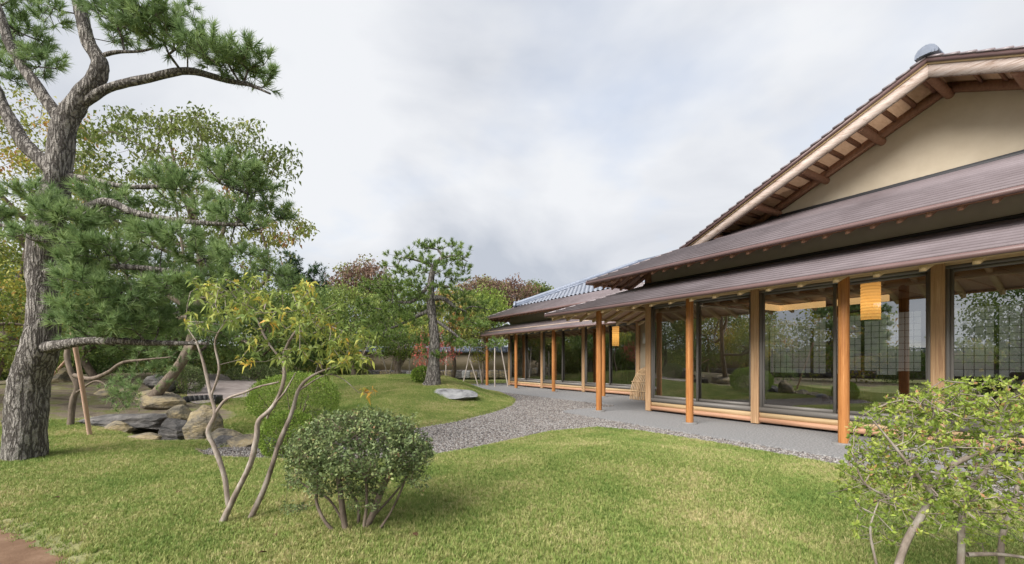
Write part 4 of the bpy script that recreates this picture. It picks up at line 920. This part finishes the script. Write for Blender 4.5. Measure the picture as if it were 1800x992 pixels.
# black curved basin edge
bb = on(345, 712); ge = Geo(); t = np.linspace(math.pi * .95, math.pi * .02, 16); k = bb[1] / FPX
ring = [(bb[0] + 30 * k * math.cos(a), bb[1] + .75 * math.sin(a)) for a in t]
for (x0, y0), (x1, y1) in zip(ring[:-1], ring[1:]):
    ge.hexa([(x0, y0, bb[2] - .1), (x1, y1, bb[2] - .1), (x1, y1 + .03, bb[2] - .1), (x0, y0 + .03, bb[2] - .1), (x0, y0, bb[2] + .2), (x1, y1, bb[2] + .2), (x1, y1 + .03, bb[2] + .2), (x0, y0 + .03, bb[2] + .2)])
tag(link('basin_edge', ge.mesh('basin_edge'), M['black']), 'black curved edging behind the stone bridge', 'edging')

# --- poles and the leaning sapling --------------------------------------------
def pole(p0, p1, r, m, label, group='tree support poles'):
    Pn = catmull([p0, (np.array(p0) + p1) / 2 + rng.normal(0, .01, 3), p1], 6); n = len(Pn); rr = np.full(n, r) * (1 + .08 * (np.arange(n) % 3 == 0))
    V, F = tube(Pn - np.asarray(p0), rr, 10); ge = Geo(); ge.add(V, F); ge.add(V[:10], np.arange(10)[None]); ge.add(V[-10:], np.arange(10)[None])
    tag(link('support_pole', ge.mesh('support_pole', True), M[m], loc=p0), label, 'pole', group)
p_ = on(158, 766); pole(p_, P(120, 545, p_[1] - .6), .032, 'bamboo_pole', 'pinkish bamboo pole propping the low pine limb beside the leaning sapling')
p_ = on(78, 675); pole(p_, P(122, 628, p_[1] - 1.5), .03, 'bamboo_pole', 'short slanted bamboo prop behind the big pine trunk')
bs = on(124, 748); YY_ = float(bs[1])
st_ = [limb([(122, 754), (124, 746), (128, 705), (136, 680), (125, 655), (118, 625), (124, 600), (138, 585)], YY_, [.06, .055, .05, .05, .045, .04, .03]), limb([(130, 660), (160, 666), (190, 655), (215, 638), (250, 633), (300, 628)], YY_ - .5, [.04, .035, .03, .022, .01]),
       limb([(135, 690), (170, 670), (200, 690), (222, 720)], YY_ - .6, [.02, .014, .006])]
tg = np.array([P(215 + rng.normal(0, 16), 690 + rng.normal(0, 16), YY_ - .5 + rng.normal(0, .2)) for _ in range(60)] + [P(280 + rng.normal(0, 25), 640 + rng.normal(0, 14), YY_ - .4) for _ in range(50)] + [P(430 + rng.normal(0, 8), 672 + rng.normal(0, 7), YY_ - 1.5) for _ in range(0)])
tw = skeleton(st_, tg, .003, .2, .12)
plant('pine_sapling', bs, 'crooked leaning sapling with sparse needles between the big pine and the bridge', 'tree', wood_mesh('trunk', st_, tw, 10, 4, .15, 6.), needles(tg, unit(rng.normal(0, .5, (len(tg), 3)) + [0, 0, .7]), .12, 30, .8, .005, .08), M['bark_brown'], M['needle'])

# --- background trees -------------------------------------------------------------
def broad(name, b, cpx, Y, rx, ry, nclus, nper, ls, mleaf, label, cat='tree', group='trees around the garden', lump=.45, shell=.35, width=.55, rz=.9, trunk_r=.12, sp=None, extra=(), rmean=.45, mb='bark_brown', nl=5, droop=.35, world=False):
    """cpx: crown centre in pixels (or world), rx, ry in pixels (or metres)"""
    if world: c = np.array(cpx, float); R3 = np.array([rx, rx * rz, ry])
    else:
        c = P(cpx[0], cpx[1], Y); k = Y / FPX; R3 = np.array([rx * k, rx * k * rz, ry * k])
    b = np.array([b[0], b[1], Hs_lookup(b[0], b[1]) - .05]) ; sd = rng.integers(0, 999)
    T, u = ell(nclus, c, R3, shell, lump, sd)
    for (ex, ey, erx, ery, en) in extra:
        T = np.vstack([T, np.array([P(ex + rng.uniform(-1, 1) * erx, ey + rng.uniform(-1, 1) * ery, Y + rng.normal(0, .5)) for _ in range(en)])])
    T = T[T[:, 2] > b[2] + .25]
    H_ = c[2] - b[2]; limbs = []
    top = c + np.array([rng.normal(0, .1), rng.normal(0, .1), .1]) * R3
    tp = catmull([b, b + (c - b) * .35 + rng.normal(0, .08, 3) * H_ * .6, b + (c - b) * .75 + rng.normal(0, .05, 3) * H_, top], 5); limbs.append((tp, np.linspace(trunk_r, trunk_r * .35, len(tp))))
    for q_ in range(nl):
        s0 = tp[rng.integers(len(tp) // 3, len(tp) - 2)]; e_ = c + unit(rng.normal(0, 1, 3) + [0, 0, .25]) * R3 * .75; pp = catmull([s0, (s0 + e_) / 2 + rng.normal(0, .08, 3) * H_ + [0, 0, -.05 * H_], e_], 5)
        limbs.append((pp, np.linspace(trunk_r * .5, trunk_r * .12, len(pp))))
    tw = skeleton(limbs, T, trunk_r * .035, max(.25, H_ * .06), .08, .02, .45, r_cap=trunk_r * .5)
    n = len(T) * nper; sp_ = sp or ls * 1.6
    C = np.repeat(T, nper, 0) + rng.normal(0, sp_, (n, 3)) * [1, 1, .6]; D = unit(rng.normal(0, 1, (n, 3)) + [0, 0, -.15])
    rbs = np.clip(rmean + np.array([mnoise.noise(Vector(t * .55) + Vector((sd, 0, 0))) for t in T]) * .75 + rng.normal(0, .08, len(T)), 0, 1)
    rn = np.clip(np.repeat(rbs, nper) + rng.normal(0, .12, n), 0, 1)
    return plant(name, b, label, cat, wood_mesh('trunk', limbs, tw, 9, 4, .08, 4.), leaf_quads(C, D, ls * rng.uniform(.6, 1.3, n), width, droop, .3, rn), M[mb], M[mleaf], group)
def conifer(b, Y, top_px, label, wid, m='needle_dark', n=130, ls=.45):
    b = np.array([b[0], b[1], Hs_lookup(b[0], b[1])]); top = P(*top_px, Y); Hh = top[2] - b[2]; limbs = [(np.linspace(b, [b[0], b[1], top[2]], 12), np.linspace(.16, .02, 12))]; T = []
    for q_ in range(n):
        f = rng.random() ** .8; z = top[2] - f * Hh * .8 - .1; rr = wid * (.12 + f) * rng.uniform(.45, 1.1); a = rng.uniform(0, 6.283); T.append([b[0] + rr * math.cos(a), b[1] + rr * math.sin(a), z - rr * .15])
    T = np.array(T); tw = skeleton(limbs, T, .012, .4, .05, -.08); Cc = np.repeat(T, 6, 0) + rng.normal(0, .22, (len(T) * 6, 3)) * [1, 1, .45]
    plant('conifer_tree', b, label, 'tree', wood_mesh('trunk', limbs, tw, 8, 4), needles(Cc, unit(rng.normal(0, .6, Cc.shape) + [0, 0, .4]), .24, 16, .9, .022, .15), M['bark_brown'], M[m], 'trees around the garden')
def gx(px, Y): return np.array([(px - CX) / FPX * Y, Y, 0])
# broad tree behind the big pine (olive leaves, drooping pairs)
broad('dogwood_tree', gx(250, 10.5), (320, 350), 10.5, 190, 130, 520, 17, .085, 'leaf_olive', 'spreading olive-green broadleaf tree right behind the big pine', extra=[(300, 220, 45, 18, 30), (220, 215, 40, 20, 26), (400, 240, 60, 25, 45), (480, 290, 35, 30, 34), (530, 400, 25, 8, 12), (490, 420, 30, 12, 14), (350, 205, 14, 10, 8)], lump=.35, width=.6, trunk_r=.13, nl=8, sp=.10, droop=.6)
broad('maple_tree', gx(-20, 12.5), (50, 360), 12.5, 150, 190, 520, 26, .10, 'leaf_maple', 'yellow and orange maple behind the pine at the far left', rmean=.52, trunk_r=.16, sp=.16)
broad('maple_tree', gx(-120, 9.5), (-40, 560), 9.5, 130, 90, 260, 24, .09, 'leaf_maple', 'low green-yellow maple low at the left edge', rmean=.40, trunk_r=.10, sp=.15)
broad('broadleaf_tree', gx(170, 14), (150, 560), 14, 130, 85, 330, 24, .11, 'leaf_green', 'leafy green tree filling the gap beneath the big pine', rmean=.5, trunk_r=.12, sp=.18)
broad('broadleaf_tree', gx(60, 19), (90, 520), 19, 150, 130, 380, 26, .15, 'leaf_olive', 'olive tree further back behind the maple', rmean=.45, trunk_r=.16, sp=.24)
broad('broadleaf_tree', gx(330, 16), (330, 560), 16, 110, 95, 360, 26, .12, 'leaf_green', 'dark green tree behind the dark rounded shrub', rmean=.5, trunk_r=.14, sp=.20)
broad('broadleaf_tree', gx(455, 19), (450, 560), 19, 95, 85, 340, 26, .13, 'leaf_green', 'green tree behind the yellowing small tree', rmean=.55, trunk_r=.14, sp=.22)
conifer(gx(510, 29), 29, (512, 441), 'tall dark conifer, left one of the pair on the skyline', 1.5)
conifer(gx(552, 30), 30, (545, 463), 'dark conifer, right one of the pair on the skyline', 1.7)
conifer(gx(573, 31), 31, (572, 483), 'shorter dark conifer right of the skyline pair', 1.4, n=90)
broad('maple_tree', gx(640, 27), (640, 497), 27, 52, 34, 190, 22, .18, 'leaf_rust', 'rust-red tree on the skyline left of the lawn pine', trunk_r=.14, sp=.26)
broad('broadleaf_tree', gx(622, 19.5), (622, 560), 19.5, 58, 58, 300, 26, .11, 'leaf_green', 'rounded green tree left of the lawn pine', rmean=.7, trunk_r=.13, sp=.2)
broad('broadleaf_tree', gx(560, 23), (560, 570), 23, 60, 62, 280, 26, .14, 'leaf_green', 'dark green tree below the skyline conifers', rmean=.5, trunk_r=.13, sp=.26)
broad('broadleaf_tree', gx(700, 25), (695, 555), 25, 60, 55, 300, 26, .14, 'leaf_green', 'green tree close behind the lawn pine on its left', rmean=.68, trunk_r=.14, sp=.26)
broad('broadleaf_tree', gx(795, 27), (795, 558), 25, 55, 50, 280, 26, .14, 'leaf_olive', 'olive green tree close behind the lawn pine on its right', rmean=.68, trunk_r=.14, sp=.26)
broad('broadleaf_tree', gx(846, 30), (850, 548), 30, 46, 36, 260, 26, .14, 'leaf_bright', 'yellow-green tree beside the rear wing roof', rmean=.3, trunk_r=.12, sp=.26)
broad('maple_tree', gx(848, 34), (850, 512), 34, 40, 24, 170, 22, .2, 'leaf_rust', 'rusty tree above the yellow-green tree on the skyline', trunk_r=.12, sp=.3)
broad('maple_tree', gx(902, 42), (902, 522), 42, 42, 26, 200, 22, .24, 'leaf_rust', 'dark red tree on the skyline just above the rear wing', rmean=.3, trunk_r=.14, sp=.34)
broad('broadleaf_tree', gx(948, 44), (945, 522), 44, 28, 26, 150, 22, .24, 'leaf_olive', 'green tree top on the skyline above the tiled roof', trunk_r=.14, sp=.34)
broad('maple_tree', gx(776, 18.5), (765, 615), 18.5, 36, 34, 80, 15, .075, 'leaf_red', 'small red maple behind the lawn pine trunk', trunk_r=.05, sp=.13, lump=.6)
broad('maple_tree', gx(745, 20), (742, 575), 20, 36, 20, 110, 18, .09, 'leaf_yellow', 'small yellow-leaved tree left of the lawn pine trunk', rmean=.75, trunk_r=.06, sp=.16)
broad('broadleaf_tree', gx(846, 26), (848, 622), 26, 20, 14, 60, 14, .10, 'leaf_maple', 'small thin tree with olive leaves before the garden wall', trunk_r=.06, sp=.18)
broad('broadleaf_tree', gx(700, 22), (706, 606), 22, 40, 22, 150, 18, .11, 'leaf_green', 'bent grey-trunked tree before the garden wall', rmean=.6, trunk_r=.16, sp=.2, mb='bark_grey')
# further ring of trees seen between the others and mirrored in the glass
ring = [(-9, 36, 'behind the conifers'), (-17, 34, 'behind the yellowing tree'), (-24, 30, 'at the back left corner'), (-27, 21, 'far behind the maple'), (-3, 38, 'behind the lawn pine'), (3, 40, 'above the garden wall by the wing'), (-22, 12, 'mirrored left in the glass'), (-19, 4, 'mirrored in the middle of the glass'), (-17, -4, 'mirrored in the near glass'), (-12, -11, 'mirrored at the right end of the glass'), (-23, -9, 'mirrored deep in the near glass'), (-31, 8, 'mirrored farthest in the glass'), (-22, 25, 'left of the back wall'), (-13, 27, 'in front of the back wall on the left'), (-20, 18, 'on the bare slope at the back left')]
for k, (x, y, w_) in enumerate(ring):
    hh = rng.uniform(2.9, 4.0); broad('broadleaf_tree', (x, y), (x, y, hh), 0, 2.9, 2.5, 260, 24, .20, ['leaf_green', 'leaf_olive', 'leaf_green', 'leaf_maple'][k % 4], 'large background tree ' + w_, group='outer ring of trees', rmean=.5, trunk_r=.17, sp=.34, world=True)

for k, (x, y, w_) in enumerate([(-18, 26, 'left end of the back wall'), (-14.5, 23.5, 'foot of the conifers'), (-17.5, 20, 'bare slope behind the boulders'), (-17, 14.5, 'bare slope behind the maple'), (-24, 14, 'side wall'), (-20.5, 8, 'near part of the side wall'), (-18, 1, 'side wall beside the camera'), (-9.8, 24.5, 'green tree below the conifers'), (-24, 20, 'corner of the side wall'), (-13, 18.5, 'dark shrub and green tree'), (-11.5, 21.5, 'yellowing tree far behind it')]):
    broad('understory_shrub', (x, y), (x, y, 1.1), 0, 1.7, 1.1, 200, 24, .13, ['leaf_green', 'leaf_olive'][k % 2], 'wide low leafy shrub near the ' + w_, 'shrub', 'understory shrubs', rmean=.3, trunk_r=.06, sp=.2, world=True)
# --- garden wall with stone base and tiled coping ------------------------------------
def garden_wall(A, B, label, stones=True):
    A, B = np.array(A, float), np.array(B, float); L = np.linalg.norm(B - A); a = math.atan2(*(B - A)[::-1]); z0 = .22
    r = empty('garden_wall', (A[0], A[1], z0), label, 'wall', 'garden walls', rz=a)
    def bx(name, m, *b_):
        ge = Geo(); ge.box(*b_); return link(name, ge.mesh(name), m, r)
    bx('plaster_panel', M['wall_tan'], 0, L, -.12, .12, .52, 1.75); bx('footing', M['rock_dark'], 0, L, -.12, .12, -.4, .518)
    ge = Geo(); ge.hexa([(0, -.45, 1.74), (L, -.45, 1.74), (L, .45, 1.74), (0, .45, 1.74), (0, -.06, 2.02), (L, -.06, 2.02), (L, .06, 2.02), (0, .06, 2.02)]); cop = link('coping', ge.mesh('coping'), M['ridge_blue'], r)
    ge = Geo(); V, F = tube([(0, 0, 2.06), (L, 0, 2.06)], .09, 10); ge.add(V, F); link('coping_ridge', ge.mesh('coping_ridge', True), M['ridge_blue'], cop)
    t_ = Geo(); V, F = tube([(0, -.47, 1.77), (0, -.08, 2.05)], .045, 8); t_.add(V, F); t_.add(V[:8], np.arange(8)[None]); tme = t_.mesh('coping_tile', True); tme.materials.append(M['kawara'])
    for k in range(int(L / .3)):
        o = bpy.data.objects.new('coping_tile', tme); col.objects.link(o); o.parent = cop; o.location = (k * .3 + .15, 0, 0)
    if stones:
        x = 0.0; k = 0; pool = []
        for q_ in range(6):
            bm = bmesh.new(); bmesh.ops.create_cube(bm, size=1); bmesh.ops.bevel(bm, geom=bm.edges[:], offset=.12, segments=1, affect='EDGES')
            for v in bm.verts: v.co += Vector(rng.normal(0, .03, 3))
            me = bpy.data.meshes.new('stone'); bm.to_mesh(me); bm.free(); me.materials.append(M[['rock', 'rock_dark', 'rock_pale'][q_ % 3] if q_ != 2 else 'rock']); pool.append(me)
        while x < L - .5:
            w_ = rng.uniform(.4, .85); o = bpy.data.objects.new('stone', pool[k % 6]); col.objects.link(o); o.parent = r; h_ = rng.uniform(.44, .56); o.location = (x + w_ / 2, -.16, h_ / 2 - .06); o.scale = (w_ * .96, .3, h_); x += w_; k += 1
garden_wall((-28, 29.5), (9, 32.5), 'tan plaster wall with stone base at the back of the garden')
garden_wall((-26, -14), (-28, 29), 'tan plaster garden wall mirrored in the hall windows', False)

for (x0, y0, x1, y1, Y, lab) in [(683, 655, 668, 612, 26, 'leftmost slanted pole before the back wall'), (682, 656, 695, 615, 26, 'slanted pole crossing the leftmost pole'), (694, 658, 694, 610, 25.5, 'upright pole left of the bent tree'), (719, 645, 720, 608, 27, 'upright pole right of the bent tree'),
                                 (783, 660, 785, 615, 24, 'upright pole right of the lawn pine'), (813, 661, 828, 610, 25, 'slanted pole midway between lawn pine and wing'), (841, 657, 826, 632, 25, 'short pole leaning left near the wing'), (870, 661, 870, 612, 23.5, 'upright pole beside the end column of the wing'), (893, 630, 880, 608, 24, 'short slanted pole by the wing corner post'), (848, 645, 838, 615, 26, 'thin slanted pole behind the olive sapling')]:
    q_ = P(x0, y0, Y); q_[2] = min(q_[2], Hs_lookup(q_[0], q_[1]) + .02); pole(q_, P(x1, y1, Y), .032, 'pole_grey', 'grey timber support, ' + lab)

# --- grass, pebbles, fallen leaves ------------------------------------------------
def scatter(name, host, inst_objs, density, attr, smin, smax, label, cat, align=False, mask_mesh=None):
    ng = bpy.data.node_groups.new(name, 'GeometryNodeTree'); ng.interface.new_socket('Geometry', in_out='INPUT', socket_type='NodeSocketGeometry'); ng.interface.new_socket('Geometry', in_out='OUTPUT', socket_type='NodeSocketGeometry')
    gi = ng.nodes.new('NodeGroupInput'); go = ng.nodes.new('NodeGroupOutput'); L = ng.links.new
    d = ng.nodes.new('GeometryNodeDistributePointsOnFaces'); d.inputs['Density'].default_value = density
    L(gi.outputs[0], d.inputs['Mesh'])
    na = ng.nodes.new('GeometryNodeInputNamedAttribute'); na.data_type = 'FLOAT'; na.inputs['Name'].default_value = attr
    ml = ng.nodes.new('ShaderNodeMath'); ml.operation = 'MULTIPLY'; ml.inputs[1].default_value = density; L(na.outputs['Attribute'], ml.inputs[0]); L(ml.outputs[0], d.inputs['Density'])
    ci = ng.nodes.new('GeometryNodeCollectionInfo'); c = bpy.data.collections.new(name + '_kinds')
    for o in inst_objs: c.objects.link(o)
    ci.inputs['Collection'].default_value = c; ci.inputs['Separate Children'].default_value = True; ci.inputs['Reset Children'].default_value = True
    ip = ng.nodes.new('GeometryNodeInstanceOnPoints'); L(d.outputs['Points'], ip.inputs['Points']); L(ci.outputs[0], ip.inputs['Instance']); ip.inputs['Pick Instance'].default_value = True
    rv = ng.nodes.new('FunctionNodeRandomValue'); rv.data_type = 'FLOAT_VECTOR'; rv.inputs[0].default_value = (-.25 if not align else -3.1, -.25 if not align else -3.1, 0); rv.inputs[1].default_value = (.25 if not align else 3.1, .25 if not align else 3.1, 6.283); L(rv.outputs[0], ip.inputs['Rotation'])
    rs = ng.nodes.new('FunctionNodeRandomValue'); rs.data_type = 'FLOAT'; rs.inputs[2].default_value = smin; rs.inputs[3].default_value = smax; L(rs.outputs[1], ip.inputs['Scale'])
    L(ip.outputs[0], go.inputs[0])
    me = host.data.copy(); o = link(name, me); o.location = host.location; md = o.modifiers.new('scatter', 'NODES'); md.node_group = ng
    return tag(o, label, cat, kind='stuff')
def grassmat():
    m = mat('grass_blade', (.2, .25, .06), .6, .2); nt = m.node_tree; b = nt.nodes['Principled BSDF']; L = nt.links.new
    ge_ = N(nt, 'ShaderNodeNewGeometry'); oi = N(nt, 'ShaderNodeObjectInfo')
    n = N(nt, 'ShaderNodeTexNoise'); n.inputs['Scale'].default_value = .85; n.inputs['Detail'].default_value = 6; n.inputs['Roughness'].default_value = .65; L(ge_.outputs['Position'], n.inputs['Vector'])
    a = N(nt, 'ShaderNodeMath', operation='MULTIPLY_ADD'); a.inputs[1].default_value = .34; L(oi.outputs['Random'], a.inputs[0]); L(n.outputs[0], a.inputs[2])
    cr = N(nt, 'ShaderNodeValToRGB'); el = cr.color_ramp.elements; el[0].position, el[0].color = .42, (.15, .235, .055, 1); el[1].position, el[1].color = .95, (.58, .49, .27, 1)
    x = el.new(.60); x.color = (.24, .315, .08, 1); x = el.new(.76); x.color = (.37, .385, .14, 1)
    L(a.outputs[0], cr.inputs[0]); L(cr.outputs[0], b.inputs['Base Color'])
    tr = N(nt, 'ShaderNodeBsdfTranslucent'); L(cr.outputs[0], tr.inputs[0]); ms = N(nt, 'ShaderNodeMixShader'); ms.inputs[0].default_value = .3
    L(b.outputs[0], ms.inputs[1]); L(tr.outputs[0], ms.inputs[2]); L(ms.outputs[0], nt.nodes['Material Output'].inputs[0]); return m
gmat = grassmat(); tufts = []
for q_ in range(3):
    V = []; F = []
    for k in range(9):
        a = rng.uniform(0, 6.283); r0 = rng.uniform(0, .022); x, y = r0 * math.cos(a), r0 * math.sin(a); hh = rng.uniform(.018, .036); ln = rng.uniform(.2, 1.0) * hh; b_ = rng.uniform(0, 6.283); w_ = .0022
        dx_, dy_ = math.cos(b_), math.sin(b_); sx, sy = -dy_ * w_, dx_ * w_; n0 = len(V)
        V += [(x - sx, y - sy, -.004), (x + sx, y + sy, -.004), (x + dx_ * ln * .4 + sx * .8, y + dy_ * ln * .4 + sy * .8, hh * .6), (x + dx_ * ln * .4 - sx * .8, y + dy_ * ln * .4 - sy * .8, hh * .6), (x + dx_ * ln, y + dy_ * ln, hh)]
        F.append((n0, n0 + 1, n0 + 2, n0 + 3)); F.append((n0 + 3, n0 + 2, n0 + 4, n0 + 4))
    me = bpy.data.meshes.new('grass_tuft'); me.from_pydata(V, [], [f if f[2] != f[3] else f[:3] for f in F]); me.materials.append(gmat)
    tufts.append(bpy.data.objects.new('grass_tuft', me))
scatter('lawn_grass', lawn, tufts, 2700, 'dens', .75, 1.3, 'short green and straw-coloured grass growing over the lawn', 'grass')
pebs = []
pm = [mat('pebble_a', (.255, .24, .23), .85), mat('pebble_b', (.19, .165, .15), .85), mat('pebble_c', (.33, .315, .305), .85), mat('pebble_d', (.215, .185, .165), .85), mat('pebble_e', (.10, .09, .088), .8)]
for q_ in range(5):
    bm = bmesh.new(); bmesh.ops.create_icosphere(bm, subdivisions=1, radius=1); s_ = np.array([1, rng.uniform(.6, .9), rng.uniform(.45, .7)]) * .019
    for v in bm.verts: v.co = Vector(np.array(v.co) * s_ * .85 * (1 + rng.normal(0, .14)))
    me = bpy.data.meshes.new('pebble'); bm.to_mesh(me); bm.free(); me.materials.append(pm[q_]); pebs.append(bpy.data.objects.new('pebble', me))
# visible part of the gravel: the terrain cells inside the gravel bed but off the apron
AP = pdist([tuple(W(g, s)[:2]) for g, s in apron_gs], XX, YY); inside = (GD < -.01) & (AP > .0) & (YY > 3) & (YY < 29) & (XX > -7) & (np.abs(XX) < YY * 1.2)
pd_ = np.where(inside, np.interp(dist, [0, 9, 16, 28], [1, 1, .5, .25]), 0); f = q[inside.ravel()[q].all(1)]; u_, inv = np.unique(f, return_inverse=True)
Vg = Vt[u_].copy(); Vg[:, 2] = -.018; me = mesh_np('pebble_host', Vg, inv.reshape(-1, 4)); a = me.attributes.new('dens', 'FLOAT', 'POINT'); a.data.foreach_set('value', pd_.ravel()[u_].astype(np.float32))
host = bpy.data.objects.new('pebble_host', me)
scatter('pebbles', host, pebs, 1900, 'dens', .6, 1.5, 'loose grey and brown pebbles covering the gravel bed', 'pebbles', align=True)
lv = Geo(); lv.add([(0, 0, 0), (.03, .018, .012), (.07, 0, .004), (.03, -.018, .014)], [[0, 1, 2, 3]]); lme = lv.mesh('fallen_leaf'); lme.materials.append(M['leaf_dead'])
for (x, y, lab) in [(107, 880, 'left of the bare stems'), (308, 912, 'just left of the nearest bare stem'), (470, 978, 'at the bottom edge left of the azalea'), (480, 945, 'left of the azalea foot'), (155, 926, 'near the earth path'), (725, 944, 'right of the azalea foot'), (320, 868, 'on the lawn below the stone edging')]:
    p_ = on(x, y); o = tag(link('fallen_leaf', lme, loc=p_ + np.array([0, 0, .03])), 'curled brown fallen leaf ' + lab, 'leaf', 'fallen leaves'); o.rotation_euler = (rng.uniform(-.4, .4), rng.uniform(-.4, .4), rng.uniform(0, 6))
